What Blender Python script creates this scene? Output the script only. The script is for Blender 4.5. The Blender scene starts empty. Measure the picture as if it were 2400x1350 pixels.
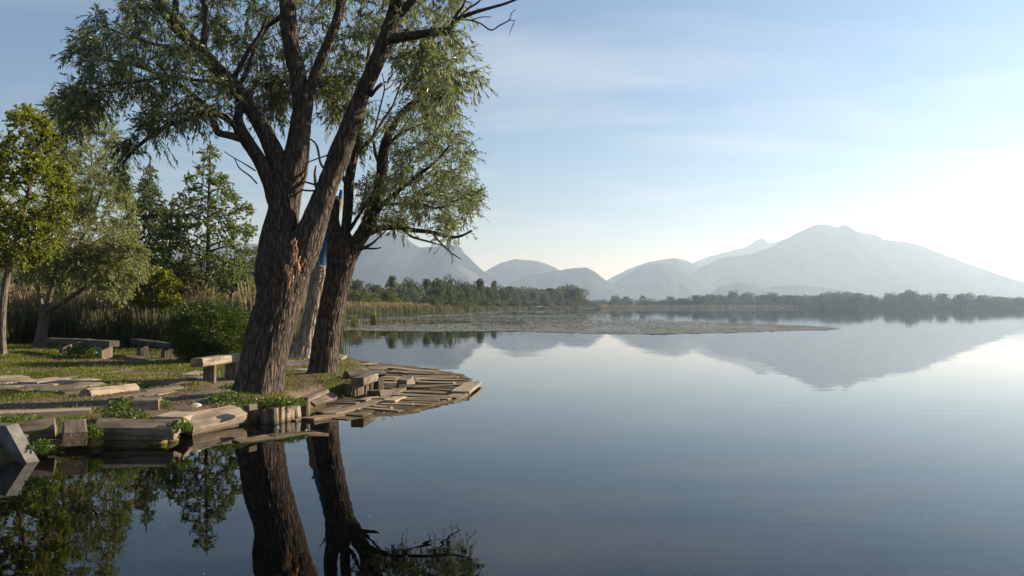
import bpy, math, random
import numpy as np
from mathutils import Vector, Matrix

S = bpy.context.scene
COL = S.collection
RNG = np.random.default_rng(7)
random.seed(7)

# ------------------------------------------------------------------ camera, sky, sun, exposure
F = 1850.0                       # focal length in photo pixels (photo 2400 x 1350)
HORIZON = 719.0
PITCH = math.atan((HORIZON - 675.0) / F)
CAMZ = 1.72
cam_d = bpy.data.cameras.new('camera')
cam = bpy.data.objects.new('camera', cam_d); COL.objects.link(cam)
cam_d.sensor_width = 36.0; cam_d.sensor_fit = 'HORIZONTAL'
cam_d.lens = F / 2400 * 36.0
cam_d.clip_start = 0.1; cam_d.clip_end = 60000
cam.location = (0, 0, CAMZ)
cam.rotation_euler = (math.pi / 2 + PITCH, 0, 0)
S.camera = cam

SUN_AZ = math.radians(71)        # clockwise from +Y (the view direction)
SUN_EL = math.radians(21)
SUN_DIR = Vector((math.sin(SUN_AZ) * math.cos(SUN_EL), math.cos(SUN_AZ) * math.cos(SUN_EL), math.sin(SUN_EL)))
world = bpy.data.worlds.new('World'); S.world = world; world.use_nodes = True
nt = world.node_tree; nt.nodes.clear()
w_out = nt.nodes.new('ShaderNodeOutputWorld'); w_bg = nt.nodes.new('ShaderNodeBackground')
sky = nt.nodes.new('ShaderNodeTexSky'); sky.sky_type = 'NISHITA'; sky.sun_disc = False
sky.sun_elevation = SUN_EL; sky.sun_rotation = SUN_AZ
sky.air_density = 1.0; sky.dust_density = 0.1; sky.ozone_density = 4.8
w_bg.inputs['Strength'].default_value = 0.05
# thin high cirrus mixed into the sky
tc = nt.nodes.new('ShaderNodeTexCoord')
sep = nt.nodes.new('ShaderNodeSeparateXYZ'); nt.links.new(tc.outputs['Generated'], sep.inputs[0])
mx = nt.nodes.new('ShaderNodeMath'); mx.operation = 'MAXIMUM'; mx.inputs[1].default_value = 0.04
nt.links.new(sep.outputs['Z'], mx.inputs[0])
dx = nt.nodes.new('ShaderNodeMath'); dx.operation = 'DIVIDE'
dy = nt.nodes.new('ShaderNodeMath'); dy.operation = 'DIVIDE'
nt.links.new(sep.outputs['X'], dx.inputs[0]); nt.links.new(mx.outputs[0], dx.inputs[1])
nt.links.new(sep.outputs['Y'], dy.inputs[0]); nt.links.new(mx.outputs[0], dy.inputs[1])
cmb = nt.nodes.new('ShaderNodeCombineXYZ')
nt.links.new(dx.outputs[0], cmb.inputs[0]); nt.links.new(dy.outputs[0], cmb.inputs[1])
mp = nt.nodes.new('ShaderNodeMapping'); mp.inputs['Scale'].default_value = (0.55, 0.8, 1); mp.inputs['Rotation'].default_value = (0, 0, 0.5); mp.inputs['Location'].default_value = (7.3, -2.2, 0)
nt.links.new(cmb.outputs[0], mp.inputs[0])
cn = nt.nodes.new('ShaderNodeTexNoise'); cn.inputs['Scale'].default_value = 0.9; cn.inputs['Detail'].default_value = 6; cn.inputs['Roughness'].default_value = 0.55; cn.inputs['Distortion'].default_value = 0.6
nt.links.new(mp.outputs[0], cn.inputs['Vector'])
cr = nt.nodes.new('ShaderNodeMapRange'); cr.inputs['From Min'].default_value = 0.5; cr.inputs['From Max'].default_value = 0.75; cr.inputs['To Max'].default_value = 0.42
nt.links.new(cn.outputs['Fac'], cr.inputs['Value'])
cm = nt.nodes.new('ShaderNodeMixRGB'); cm.blend_type = 'MIX'; cm.inputs['Color2'].default_value = (6.2, 6.4, 6.8, 1)
nt.links.new(cr.outputs[0], cm.inputs['Fac']); nt.links.new(sky.outputs[0], cm.inputs['Color1'])
nt.links.new(cm.outputs[0], w_bg.inputs['Color']); nt.links.new(w_bg.outputs[0], w_out.inputs['Surface'])

sun_d = bpy.data.lights.new('sun', 'SUN'); sun_d.energy = 5.0; sun_d.angle = math.radians(0.6); sun_d.color = (1.0, 0.90, 0.77)
sun = bpy.data.objects.new('sun', sun_d); COL.objects.link(sun)
sun.rotation_euler = SUN_DIR.to_track_quat('Z', 'Y').to_euler()
S.view_settings.view_transform = 'Standard'; S.view_settings.look = 'None'
S.view_settings.exposure = 1.36; S.view_settings.gamma = 1.0; S.view_settings.use_curve_mapping = False
S.render.engine = 'CYCLES'
S.cycles.use_denoising = True
S.cycles.max_bounces = 6; S.cycles.diffuse_bounces = 3; S.cycles.glossy_bounces = 3; S.cycles.transmission_bounces = 4
S.cycles.volume_bounces = 0; S.cycles.transparent_max_bounces = 12
S.cycles.caustics_reflective = False; S.cycles.caustics_refractive = False
HAZE_DENSITY = 1.85e-4

# ------------------------------------------------------------------ projection helpers
CP, SP = math.cos(PITCH), math.sin(PITCH)
def ray(px, py):
    xc = (px - 1200.0) / F; yc = (675.0 - py) / F
    return np.array([xc, CP - yc * SP, SP + yc * CP])
def P(px, py, Y):
    r = ray(px, py); t = Y / r[1]
    return np.array([0, 0, CAMZ]) + r * t
def G(px, py, z=0.0):
    r = ray(px, py); t = (z - CAMZ) / r[2]
    return np.array([0, 0, CAMZ]) + r * t
def ppm(Y):                      # photo pixels per metre at distance Y
    return F / Y

# ------------------------------------------------------------------ numpy noise
def _hash(ix, iy, iz, seed):
    h = (ix.astype(np.int64) * 374761393 + iy.astype(np.int64) * 668265263 + iz.astype(np.int64) * 2147483647 + seed * 1274126177) & 0xffffffff
    h = ((h ^ (h >> 13)) * 1274126177) & 0xffffffff
    h = h ^ (h >> 16)
    return (h & 0xffffff) / float(0xffffff)
def vnoise(p, seed=0):
    p = np.asarray(p, float); i = np.floor(p); f = p - i; u = f * f * (3 - 2 * f)
    r = 0
    for a in (0, 1):
        for b in (0, 1):
            for c in (0, 1):
                w = (u[..., 0] if a else 1 - u[..., 0]) * (u[..., 1] if b else 1 - u[..., 1]) * (u[..., 2] if c else 1 - u[..., 2])
                r = r + w * _hash(i[..., 0] + a, i[..., 1] + b, i[..., 2] + c, seed)
    return r * 2 - 1
def fbm(p, octv=4, seed=0):
    s = 0; a = 1; t = 0; p = np.asarray(p, float)
    for k in range(octv):
        s = s + a * vnoise(p * (2 ** k), seed + k); t += a; a *= 0.5
    return s / t
def fbm2(x, y, octv=4, seed=0):
    return fbm(np.stack([x, y, np.zeros_like(x) + 0.37], -1), octv, seed)

# ------------------------------------------------------------------ mesh helpers
def mesh_np(name, verts, faces, mat=None, tint=None, smooth=False):
    """faces: list of integer arrays (n,k)."""
    me = bpy.data.meshes.new(name)
    verts = np.ascontiguousarray(verts, dtype=np.float32)
    me.vertices.add(len(verts)); me.vertices.foreach_set('co', verts.ravel())
    faces = [np.asarray(f, dtype=np.int32) for f in faces if len(f)]
    idx = np.concatenate([f.ravel() for f in faces]); sizes = np.concatenate([np.full(len(f), f.shape[1], np.int32) for f in faces])
    me.loops.add(len(idx)); me.loops.foreach_set('vertex_index', idx)
    me.polygons.add(len(sizes))
    starts = np.concatenate([[0], np.cumsum(sizes)[:-1]]).astype(np.int32)
    me.polygons.foreach_set('loop_start', starts)
    me.polygons.foreach_set('use_smooth', np.full(len(sizes), bool(smooth)))
    me.update(calc_edges=True)
    if tint is not None:
        a = me.attributes.new('tint', 'FLOAT', 'POINT'); a.data.foreach_set('value', np.asarray(tint, np.float32))
    if mat is not None: me.materials.append(mat)
    return me
def link(name, me, parent=None, loc=None, **props):
    o = bpy.data.objects.new(name, me); COL.objects.link(o)
    if loc is not None: o.location = loc
    if parent is not None: o.parent = parent
    for k, v in props.items(): o[k] = v
    return o
def thing(name, label, cat, loc=(0, 0, 0), group=None, me=None):
    o = bpy.data.objects.new(name, me); COL.objects.link(o); o.location = loc
    o['label'] = label; o['category'] = cat
    if group: o['group'] = group
    return o
class Buf:
    """collects geometry into one mesh"""
    def __init__(s): s.v = []; s.f = {}; s.t = []; s.n = 0
    def add(s, v, fs, tint=0.5):
        v = np.asarray(v, float)
        for f in fs:
            f = np.asarray(f)
            if len(f): s.f.setdefault(f.shape[1], []).append(f + s.n)
        s.v.append(v); s.t.append(np.broadcast_to(np.asarray(tint, float), (len(v),))); s.n += len(v)
    def mesh(s, name, mat, off=(0, 0, 0), smooth=False):
        v = np.concatenate(s.v) - np.asarray(off)
        return mesh_np(name, v, [np.concatenate(l) for l in s.f.values()], mat, np.concatenate(s.t), smooth)

def catmull(pts, step):
    pts = np.asarray(pts, float)
    if len(pts) == 2:
        n = max(2, int(np.linalg.norm(pts[1][:3] - pts[0][:3]) / step) + 1)
        return pts[0] + (pts[1] - pts[0]) * np.linspace(0, 1, n)[:, None]
    e = np.vstack([2 * pts[0] - pts[1], pts, 2 * pts[-1] - pts[-2]]); out = []
    for i in range(1, len(e) - 2):
        p0, p1, p2, p3 = e[i - 1:i + 3]
        n = max(1, int(np.linalg.norm(p2[:3] - p1[:3]) / step))
        for t in np.arange(n) / n:
            out.append(0.5 * ((2 * p1) + (-p0 + p2) * t + (2 * p0 - 5 * p1 + 4 * p2 - p3) * t * t + (-p0 + 3 * p1 - 3 * p2 + p3) * t ** 3))
    out.append(e[-2]); return np.array(out)

def tube(path, rad, sides=8, disp=None, cap=True):
    """path (n,3), rad (n,) -> verts, faces; disp(dirs, pos, ang, s) returns radial offsets"""
    path = np.asarray(path, float); n = len(path); rad = np.asarray(rad, float)
    tan = np.gradient(path, axis=0); tan /= np.linalg.norm(tan, axis=1)[:, None] + 1e-9
    ref = np.array([1.0, 0, 0]) if abs(tan[0][0]) < 0.8 else np.array([0, 1.0, 0])
    us = []; u = ref
    for i in range(n):
        u = u - tan[i] * np.dot(u, tan[i]); u = u / (np.linalg.norm(u) + 1e-9); us.append(u)
    us = np.array(us); ws = np.cross(tan, us)
    ang = np.arange(sides) / sides * 2 * np.pi
    d = us[:, None, :] * np.cos(ang)[None, :, None] + ws[:, None, :] * np.sin(ang)[None, :, None]
    r = np.repeat(rad[:, None], sides, 1)
    v = path[:, None, :] + d * r[..., None]
    if disp is not None:
        v = v + d * disp(v, ang, r)[..., None]
    V = v.reshape(-1, 3)
    i = np.arange(n - 1)[:, None] * sides; j = np.arange(sides)[None, :]; k = (j + 1) % sides
    q = np.stack([i + j, i + k, i + sides + k, i + sides + j], -1).reshape(-1, 4)
    fs = [q]
    if cap and rad[-1] > 0.004:
        V = np.vstack([V, path[-1] + tan[-1] * rad[-1] * 0.3])
        b = (n - 1) * sides; t = np.stack([b + np.arange(sides), b + (np.arange(sides) + 1) % sides, np.full(sides, len(V) - 1)], -1)
        fs.append(t)
    return V, fs

# ------------------------------------------------------------------ materials
def new_mat(name):
    m = bpy.data.materials.new(name); m.use_nodes = True; n = m.node_tree; n.nodes.clear()
    o = n.nodes.new('ShaderNodeOutputMaterial'); return m, n, o
def N(n, t, **kw):
    x = n.nodes.new(t)
    for k, v in kw.items():
        if k in x.inputs.keys(): x.inputs[k].default_value = v
        else: setattr(x, k, v)
    return x
def ramp(n, fac, stops):
    r = n.nodes.new('ShaderNodeValToRGB'); e = r.color_ramp.elements
    e[0].position, e[0].color = stops[0][0], (*stops[0][1], 1); e[1].position, e[1].color = stops[-1][0], (*stops[-1][1], 1)
    for p, c in stops[1:-1]:
        x = e.new(p); x.color = (*c, 1)
    n.links.new(fac, r.inputs[0]); return r.outputs[0]
def mapped(n, scale, obj=True, rot=(0, 0, 0)):
    t = N(n, 'ShaderNodeTexCoord'); m = N(n, 'ShaderNodeMapping'); m.inputs['Scale'].default_value = scale; m.inputs['Rotation'].default_value = rot
    n.links.new(t.outputs['Object' if obj else 'Generated'], m.inputs[0]); return m.outputs[0]

def foliage_mat(name, c1, c2, trans=0.45, rough=0.45, tcol=1.6):
    m, n, o = new_mat(name)
    a = N(n, 'ShaderNodeAttribute', attribute_name='tint')
    col = ramp(n, a.outputs['Fac'], [(0.0, c1), (1.0, c2)])
    b = N(n, 'ShaderNodeBsdfPrincipled'); b.inputs['Roughness'].default_value = rough
    b.inputs['Specular IOR Level'].default_value = 0.35
    n.links.new(col, b.inputs['Base Color'])
    t = N(n, 'ShaderNodeBsdfTranslucent')
    g = N(n, 'ShaderNodeMixRGB', blend_type='MULTIPLY'); g.inputs['Fac'].default_value = 1; g.inputs['Color2'].default_value = (tcol, tcol * 1.05, tcol * 0.55, 1)
    n.links.new(col, g.inputs['Color1']); n.links.new(g.outputs[0], t.inputs['Color'])
    mix = N(n, 'ShaderNodeMixShader'); mix.inputs[0].default_value = trans
    n.links.new(b.outputs[0], mix.inputs[1]); n.links.new(t.outputs[0], mix.inputs[2]); n.links.new(mix.outputs[0], o.inputs[0])
    return m
def bark_mat(name, dark, light, scale=(16, 16, 3.2), bump=0.9, dist=0.03, patch=None):
    m, n, o = new_mat(name)
    v = mapped(n, scale)
    n1 = N(n, 'ShaderNodeTexNoise', Scale=1.0, Detail=5.0, Roughness=0.6, Distortion=0.8); n.links.new(v, n1.inputs['Vector'])
    vo = N(n, 'ShaderNodeTexVoronoi', feature='DISTANCE_TO_EDGE', Scale=1.0); 
    ad = N(n, 'ShaderNodeMixRGB', blend_type='ADD'); ad.inputs['Fac'].default_value = 0.9
    n.links.new(v, ad.inputs['Color1']); n.links.new(n1.outputs['Color'], ad.inputs['Color2']); n.links.new(ad.outputs[0], vo.inputs['Vector'])
    mul = N(n, 'ShaderNodeMath', operation='MULTIPLY'); n.links.new(vo.outputs['Distance'], mul.inputs[0]); mul.inputs[1].default_value = 2.2
    add = N(n, 'ShaderNodeMath', operation='ADD'); n.links.new(mul.outputs[0], add.inputs[0])
    m2 = N(n, 'ShaderNodeMath', operation='MULTIPLY'); n.links.new(n1.outputs['Fac'], m2.inputs[0]); m2.inputs[1].default_value = 0.7
    n.links.new(m2.outputs[0], add.inputs[1])
    big = N(n, 'ShaderNodeTexNoise', Scale=2.3, Detail=3.0); n.links.new(mapped(n, (1, 1, 1)), big.inputs['Vector'])
    col = ramp(n, add.outputs[0], [(0.25, dark), (0.6, tuple((a + b) / 2 for a, b in zip(dark, light))), (1.0, light)])
    mixc = N(n, 'ShaderNodeMixRGB', blend_type='MIX'); n.links.new(col, mixc.inputs['Color1'])
    mixc.inputs['Color2'].default_value = (*(patch or dark), 1)
    rg = N(n, 'ShaderNodeMapRange'); rg.inputs['From Min'].default_value = 0.48; rg.inputs['From Max'].default_value = 0.72; rg.inputs['To Max'].default_value = 0.55
    n.links.new(big.outputs['Fac'], rg.inputs['Value']); n.links.new(rg.outputs[0], mixc.inputs['Fac'])
    b = N(n, 'ShaderNodeBsdfPrincipled'); b.inputs['Roughness'].default_value = 0.9; b.inputs['Specular IOR Level'].default_value = 0.2
    n.links.new(mixc.outputs[0], b.inputs['Base Color'])
    bp = N(n, 'ShaderNodeBump', Strength=bump, Distance=dist); n.links.new(add.outputs[0], bp.inputs['Height']); n.links.new(bp.outputs[0], b.inputs['Normal'])
    n.links.new(b.outputs[0], o.inputs[0]); return m
def wood_mat(name, dark, light, wet=None, scale=(1.6, 22, 22), rough=0.85):
    """grain runs along local x; small per-object value changes"""
    m, n, o = new_mat(name)
    info = N(n, 'ShaderNodeObjectInfo')
    t = N(n, 'ShaderNodeTexCoord'); mpn = N(n, 'ShaderNodeMapping'); mpn.inputs['Scale'].default_value = scale
    n.links.new(t.outputs['Object'], mpn.inputs[0])
    sc = N(n, 'ShaderNodeVectorMath', operation='SCALE'); sc.inputs[0].default_value = (37, 61, 13); n.links.new(info.outputs['Random'], sc.inputs['Scale'])
    n.links.new(sc.outputs[0], mpn.inputs['Location'])
    g = N(n, 'ShaderNodeTexNoise', Scale=1.0, Detail=6.0, Roughness=0.65, Distortion=0.5); n.links.new(mpn.outputs[0], g.inputs['Vector'])
    bl = N(n, 'ShaderNodeTexNoise', Scale=3.0, Detail=4.0); n.links.new(t.outputs['Object'], bl.inputs['Vector'])
    s = N(n, 'ShaderNodeMath', operation='MULTIPLY_ADD'); n.links.new(bl.outputs['Fac'], s.inputs[0]); s.inputs[1].default_value = 0.55
    n.links.new(g.outputs['Fac'], s.inputs[2])
    s2 = N(n, 'ShaderNodeMath', operation='MULTIPLY_ADD'); n.links.new(info.outputs['Random'], s2.inputs[0]); s2.inputs[1].default_value = 0.36; n.links.new(s.outputs[0], s2.inputs[2])
    mid = tuple((a + b) / 2 for a, b in zip(dark, light))
    col = ramp(n, s2.outputs[0], [(0.62, dark), (0.94, mid), (1.22, light)])
    mr = N(n, 'ShaderNodeMapRange'); mr.inputs['From Min'].default_value = 0.5; mr.inputs['From Max'].default_value = 1.3
    b = N(n, 'ShaderNodeBsdfPrincipled'); b.inputs['Roughness'].default_value = rough; b.inputs['Specular IOR Level'].default_value = 0.25
    # moss and damp stains in a few places
    st = N(n, 'ShaderNodeTexNoise', Scale=5.0, Detail=5.0, Roughness=0.7); n.links.new(mpn.outputs[0], st.inputs['Vector']); st.inputs['Scale'].default_value = 0.35
    rg = N(n, 'ShaderNodeMapRange'); rg.inputs['From Min'].default_value = 0.55; rg.inputs['From Max'].default_value = 0.75; rg.inputs['To Max'].default_value = 0.6
    n.links.new(st.outputs['Fac'], rg.inputs['Value'])
    mc = N(n, 'ShaderNodeMixRGB'); n.links.new(rg.outputs[0], mc.inputs['Fac']); n.links.new(col, mc.inputs['Color1']); mc.inputs['Color2'].default_value = (*(wet or tuple(x * 0.5 for x in dark)), 1)
    ge = N(n, 'ShaderNodeNewGeometry'); sz = N(n, 'ShaderNodeSeparateXYZ'); n.links.new(ge.outputs['Position'], sz.inputs[0])
    zz_ = N(n, 'ShaderNodeMath', operation='MULTIPLY_ADD'); n.links.new(bl.outputs['Fac'], zz_.inputs[0]); zz_.inputs[1].default_value = -0.10; n.links.new(sz.outputs['Z'], zz_.inputs[2])
    wr = N(n, 'ShaderNodeMapRange'); wr.inputs['From Min'].default_value = 0.025; wr.inputs['From Max'].default_value = -0.035; wr.inputs['To Max'].default_value = 0.75; n.links.new(zz_.outputs[0], wr.inputs['Value'])
    md = N(n, 'ShaderNodeMixRGB'); n.links.new(wr.outputs[0], md.inputs['Fac']); n.links.new(mc.outputs[0], md.inputs['Color1']); md.inputs['Color2'].default_value = (0.045, 0.036, 0.016, 1); mc = md
    n.links.new(mc.outputs[0], b.inputs['Base Color'])
    bp = N(n, 'ShaderNodeBump', Strength=0.6, Distance=0.012); n.links.new(g.outputs['Fac'], bp.inputs['Height']); n.links.new(bp.outputs[0], b.inputs['Normal'])
    n.links.new(b.outputs[0], o.inputs[0]); return m
def plain_mat(name, c1, c2, scale=4.0, rough=0.8, bump=0.3, dist=0.02):
    m, n, o = new_mat(name)
    v = mapped(n, (1, 1, 1))
    g = N(n, 'ShaderNodeTexNoise', Scale=scale, Detail=7.0, Roughness=0.65); n.links.new(v, g.inputs['Vector'])
    col = ramp(n, g.outputs['Fac'], [(0.35, c1), (0.65, c2)])
    b = N(n, 'ShaderNodeBsdfPrincipled'); b.inputs['Roughness'].default_value = rough; b.inputs['Specular IOR Level'].default_value = 0.25
    n.links.new(col, b.inputs['Base Color'])
    bp = N(n, 'ShaderNodeBump', Strength=bump, Distance=dist); n.links.new(g.outputs['Fac'], bp.inputs['Height']); n.links.new(bp.outputs[0], b.inputs['Normal'])
    n.links.new(b.outputs[0], o.inputs[0]); return m

M = {}
M['willow_leaf'] = foliage_mat('willow_leaf', (0.055, 0.070, 0.036), (0.21, 0.235, 0.13), 0.45, 0.32, 1.6)
M['silver_leaf'] = foliage_mat('silver_leaf', (0.14, 0.165, 0.065), (0.31, 0.325, 0.145), 0.35, 0.5, 1.3)
M['alder_leaf'] = foliage_mat('alder_leaf', (0.07, 0.098, 0.034), (0.18, 0.21, 0.08), 0.4, 0.35, 1.5)
M['yellow_leaf'] = foliage_mat('yellow_leaf', (0.09, 0.112, 0.016), (0.23, 0.24, 0.036), 0.45, 0.35, 1.6)
M['dark_leaf'] = foliage_mat('dark_leaf', (0.055, 0.076, 0.036), (0.135, 0.16, 0.075), 0.35, 0.4, 1.4)
M['bush_leaf'] = foliage_mat('bush_leaf', (0.026, 0.048, 0.008), (0.095, 0.13, 0.018), 0.35, 0.4, 1.5)
M['weed_leaf'] = foliage_mat('weed_leaf', (0.040, 0.075, 0.012), (0.11, 0.15, 0.03), 0.4, 0.45, 1.5)
M['grass'] = foliage_mat('grass', (0.05, 0.068, 0.009), (0.20, 0.205, 0.03), 0.4, 0.55, 1.4)
M['reed'] = foliage_mat('reed', (0.045, 0.060, 0.020), (0.30, 0.22, 0.145), 0.3, 0.7, 1.2)
M['far_leaf'] = foliage_mat('far_leaf', (0.045, 0.062, 0.026), (0.11, 0.135, 0.058), 0.3, 0.7, 1.4)
M['far_olive'] = foliage_mat('far_olive', (0.07, 0.08, 0.012), (0.15, 0.155, 0.028), 0.3, 0.7, 1.4)
M['far_silver'] = foliage_mat('far_silver', (0.07, 0.09, 0.055), (0.15, 0.18, 0.11), 0.3, 0.7, 1.4)
M['bark'] = bark_mat('bark', (0.020, 0.016, 0.013), (0.125, 0.095, 0.072), patch=(0.038, 0.032, 0.026))
M['limb_bark'] = bark_mat('limb_bark', (0.022, 0.019, 0.016), (0.115, 0.092, 0.074), (22, 22, 6), 0.7, 0.015)
M['twig_bark'] = plain_mat('twig_bark', (0.04, 0.034, 0.026), (0.085, 0.07, 0.052), 20, 0.85)
M['dead_bark'] = bark_mat('dead_bark', (0.12, 0.095, 0.07), (0.34, 0.28, 0.215), (7, 7, 2.0), 0.5, 0.02, patch=(0.2, 0.165, 0.125))
M['young_bark'] = plain_mat('young_bark', (0.07, 0.058, 0.045), (0.17, 0.14, 0.11), 9, 0.85, 0.6)
M['blue_paint'] = plain_mat('blue_paint', (0.015, 0.06, 0.12), (0.03, 0.10, 0.19), 7, 0.6, 0.5)
M['torn_wood'] = wood_mat('torn_wood', (0.22, 0.10, 0.045), (0.62, 0.36, 0.19), (0.30, 0.13, 0.06), (30, 30, 2.2))
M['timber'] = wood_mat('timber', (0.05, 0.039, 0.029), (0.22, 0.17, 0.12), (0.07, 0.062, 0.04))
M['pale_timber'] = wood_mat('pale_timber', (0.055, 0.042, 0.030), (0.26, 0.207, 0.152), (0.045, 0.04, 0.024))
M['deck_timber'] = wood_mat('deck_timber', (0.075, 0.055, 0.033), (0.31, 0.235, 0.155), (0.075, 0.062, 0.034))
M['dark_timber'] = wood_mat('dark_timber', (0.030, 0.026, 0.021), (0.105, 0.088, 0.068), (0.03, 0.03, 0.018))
M['wet_timber'] = wood_mat('wet_timber', (0.07, 0.05, 0.022), (0.22, 0.155, 0.07), (0.05, 0.045, 0.02), rough=0.5)
M['stake_wood'] = wood_mat('stake_wood', (0.04, 0.031, 0.022), (0.23, 0.18, 0.13), (0.05, 0.045, 0.025), (22, 22, 2.0))
M['concrete'] = plain_mat('concrete', (0.085, 0.082, 0.075), (0.20, 0.19, 0.172), 6, 0.85, 0.3)
M['feather'] = plain_mat('feather', (0.75, 0.73, 0.68), (0.8, 0.8, 0.78), 9, 0.6, 0.0)
M['yellow_rag'] = plain_mat('yellow_rag', (0.65, 0.52, 0.25), (0.8, 0.74, 0.55), 30, 0.7, 0.2)
M['white_wall'] = plain_mat('white_wall', (0.7, 0.69, 0.67), (0.8, 0.79, 0.77), 1, 0.8, 0.0)
M['roof_tile'] = plain_mat('roof_tile', (0.2, 0.16, 0.14), (0.27, 0.22, 0.19), 2, 0.8, 0.0)
M['stone'] = plain_mat('stone', (0.05, 0.045, 0.014), (0.17, 0.135, 0.04), 7, 0.85, 0.6)

# ------------------------------------------------------------------ ground and lake shape
def xy(px, py, z=0.0):
    g = G(px, py, z); return (g[0], g[1])
near_shore = [xy(*p) for p in [(-60, 1098), (60, 1078), (150, 1050), (230, 1046), (330, 1050), (420, 1028), (440, 1012), (520, 1004), (590, 992), (640, 990),
              (700, 980), (735, 968), (790, 938), (830, 932), (868, 930), (895, 918), (905, 903), (893, 884), (878, 868), (850, 857), (815, 849), (800, 838)]]
LAKE = [(-9.5, 4.5), (-8.0, 6.6)] + near_shore + [(-6.4, 27), (-9.8, 40), (-17.2, 70), (-25.5, 105), (-33.5, 142)] + \
       [xy(880, 739.5), xy(960, 737), xy(1050, 733), xy(1150, 728), xy(1200, 725.5), xy(1255, 724.3)] + \
       [(40, 640), (64, 690), (80, 715), (96, 850), (120, 1000), (300, 1050), (520, 1075), (760, 1060), (1100, 1010), (1500, 800), (1700, 300),
        (1500, -200), (300, -60), (40, -9), (8, -2.4), (-5, -2.4), (-9, 1)]
LAKE = np.array(LAKE)
def sdist(x, y):
    """distance to the shore, positive on land"""
    x = np.asarray(x, float); y = np.asarray(y, float)
    d = np.full(x.shape, 1e18); ins = np.zeros(x.shape, bool)
    n = len(LAKE)
    for i in range(n):
        ax, ay = LAKE[i]; bx, by = LAKE[(i + 1) % n]
        ex, ey = bx - ax, by - ay; t = np.clip(((x - ax) * ex + (y - ay) * ey) / (ex * ex + ey * ey + 1e-12), 0, 1)
        d = np.minimum(d, (x - ax - t * ex) ** 2 + (y - ay - t * ey) ** 2)
        c = ((ay > y) != (by > y)) & (x < ex * (y - ay) / (ey + 1e-15) + ax)
        ins ^= c
    d = np.sqrt(d); return np.where(ins, -d, d)
def in_poly(x, y, poly):
    poly = np.asarray(poly); ins = np.zeros(np.shape(x), bool); n = len(poly)
    for i in range(n):
        ax, ay = poly[i][:2]; bx, by = poly[(i + 1) % n][:2]
        ins ^= ((ay > y) != (by > y)) & (x < (bx - ax) * (y - ay) / (by - ay + 1e-15) + ax)
    return ins
DECK = [xy(*p) for p in [(436, 1020), (545, 1038), (700, 1014), (800, 1000), (900, 982), (975, 966), (1050, 944), (1105, 905), (1112, 893), (1085, 878), (1000, 864), (900, 853), (800, 842)]]
BARE = [[xy(*p, 0.28) for p in q] for q in ([(660, 925), (690, 885), (720, 880), (790, 912), (770, 940), (720, 960)],
        [(240, 960), (430, 945), (560, 950), (430, 975), (210, 975)], [(-80, 950), (330, 905), (560, 880), (560, 935), (300, 945), (-80, 985)],
        [(790, 870), (850, 862), (890, 885), (830, 885)])]
T1 = G(606, 926, 0.30); T2 = G(757, 882, 0.30); T3 = G(712, 832, 0.28)
MOUNDS = [(T1[0], T1[1], 1.0, 0.10), (T2[0], T2[1], 0.8, 0.10), (*xy(815, 893, 0.3), 0.45, 0.10), (T3[0], T3[1], 0.9, 0.1), (*xy(465, 905, .3), 0.5, 0.10)]
def height(x, y):
    x = np.asarray(x, float); y = np.asarray(y, float)
    s = sdist(x, y); r = np.hypot(x, y)
    t = np.clip((s + 0.02) / 0.5, 0, 1); t = t * t * (3 - 2 * t)
    land = 0.25 * t + 0.012 * np.clip(s, 0, 20) * 0.2 + 0.04 * fbm2(x * 0.9, y * 0.9, 4, 3) * t + np.clip(r - 200, 0, 4000) * 0.0006 * np.clip(s / 60, 0, 1)
    for mx_, my_, rr, hh in MOUNDS:
        land = land + hh * np.exp(-((x - mx_) ** 2 + (y - my_) ** 2) / (rr * rr)) * t
    bed = np.maximum(-0.10 - 0.42 * (-s), -2.0) + 0.06 * fbm2(x * 1.3, y * 1.3, 3, 9)
    near = r < 60
    dk = np.where(near, in_poly(x, y, DECK), False)
    bed = np.where(dk & (s < 0), np.clip(-0.06 + 0.028 * (y - 11.0) + 0.012 * (x + 4), -0.07, 0.028) + 0.05 * fbm2(x * 2.2, y * 2.2, 4, 21), bed)
    return np.where(s > 0, land, bed)
def H(x, y): return float(height(np.array([x]), np.array([y]))[0])

def axis(lo, hi, step, far_lo, far_hi, grow=1.09):
    a = list(np.arange(lo, hi, step)); s = step; v = a[-1]
    while v < far_hi: s *= grow; v += s; a.append(v)
    s = step; v = lo; b = []
    while v > far_lo: s *= grow; v -= s; b.append(v)
    return np.array(b[::-1] + a)
gx = axis(-13, 0.5, 0.085, -15500, 15500, 1.10); gy = axis(5.5, 28, 0.085, -9000, 16500, 1.085)
XX, YY = np.meshgrid(gx, gy); ZZ = height(XX.ravel(), YY.ravel())
nx, ny = len(gx), len(gy)
ii = (np.arange(ny - 1)[:, None] * nx + np.arange(nx - 1)[None, :])
quads = np.stack([ii, ii + 1, ii + nx + 1, ii + nx], -1).reshape(-1, 4)
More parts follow.
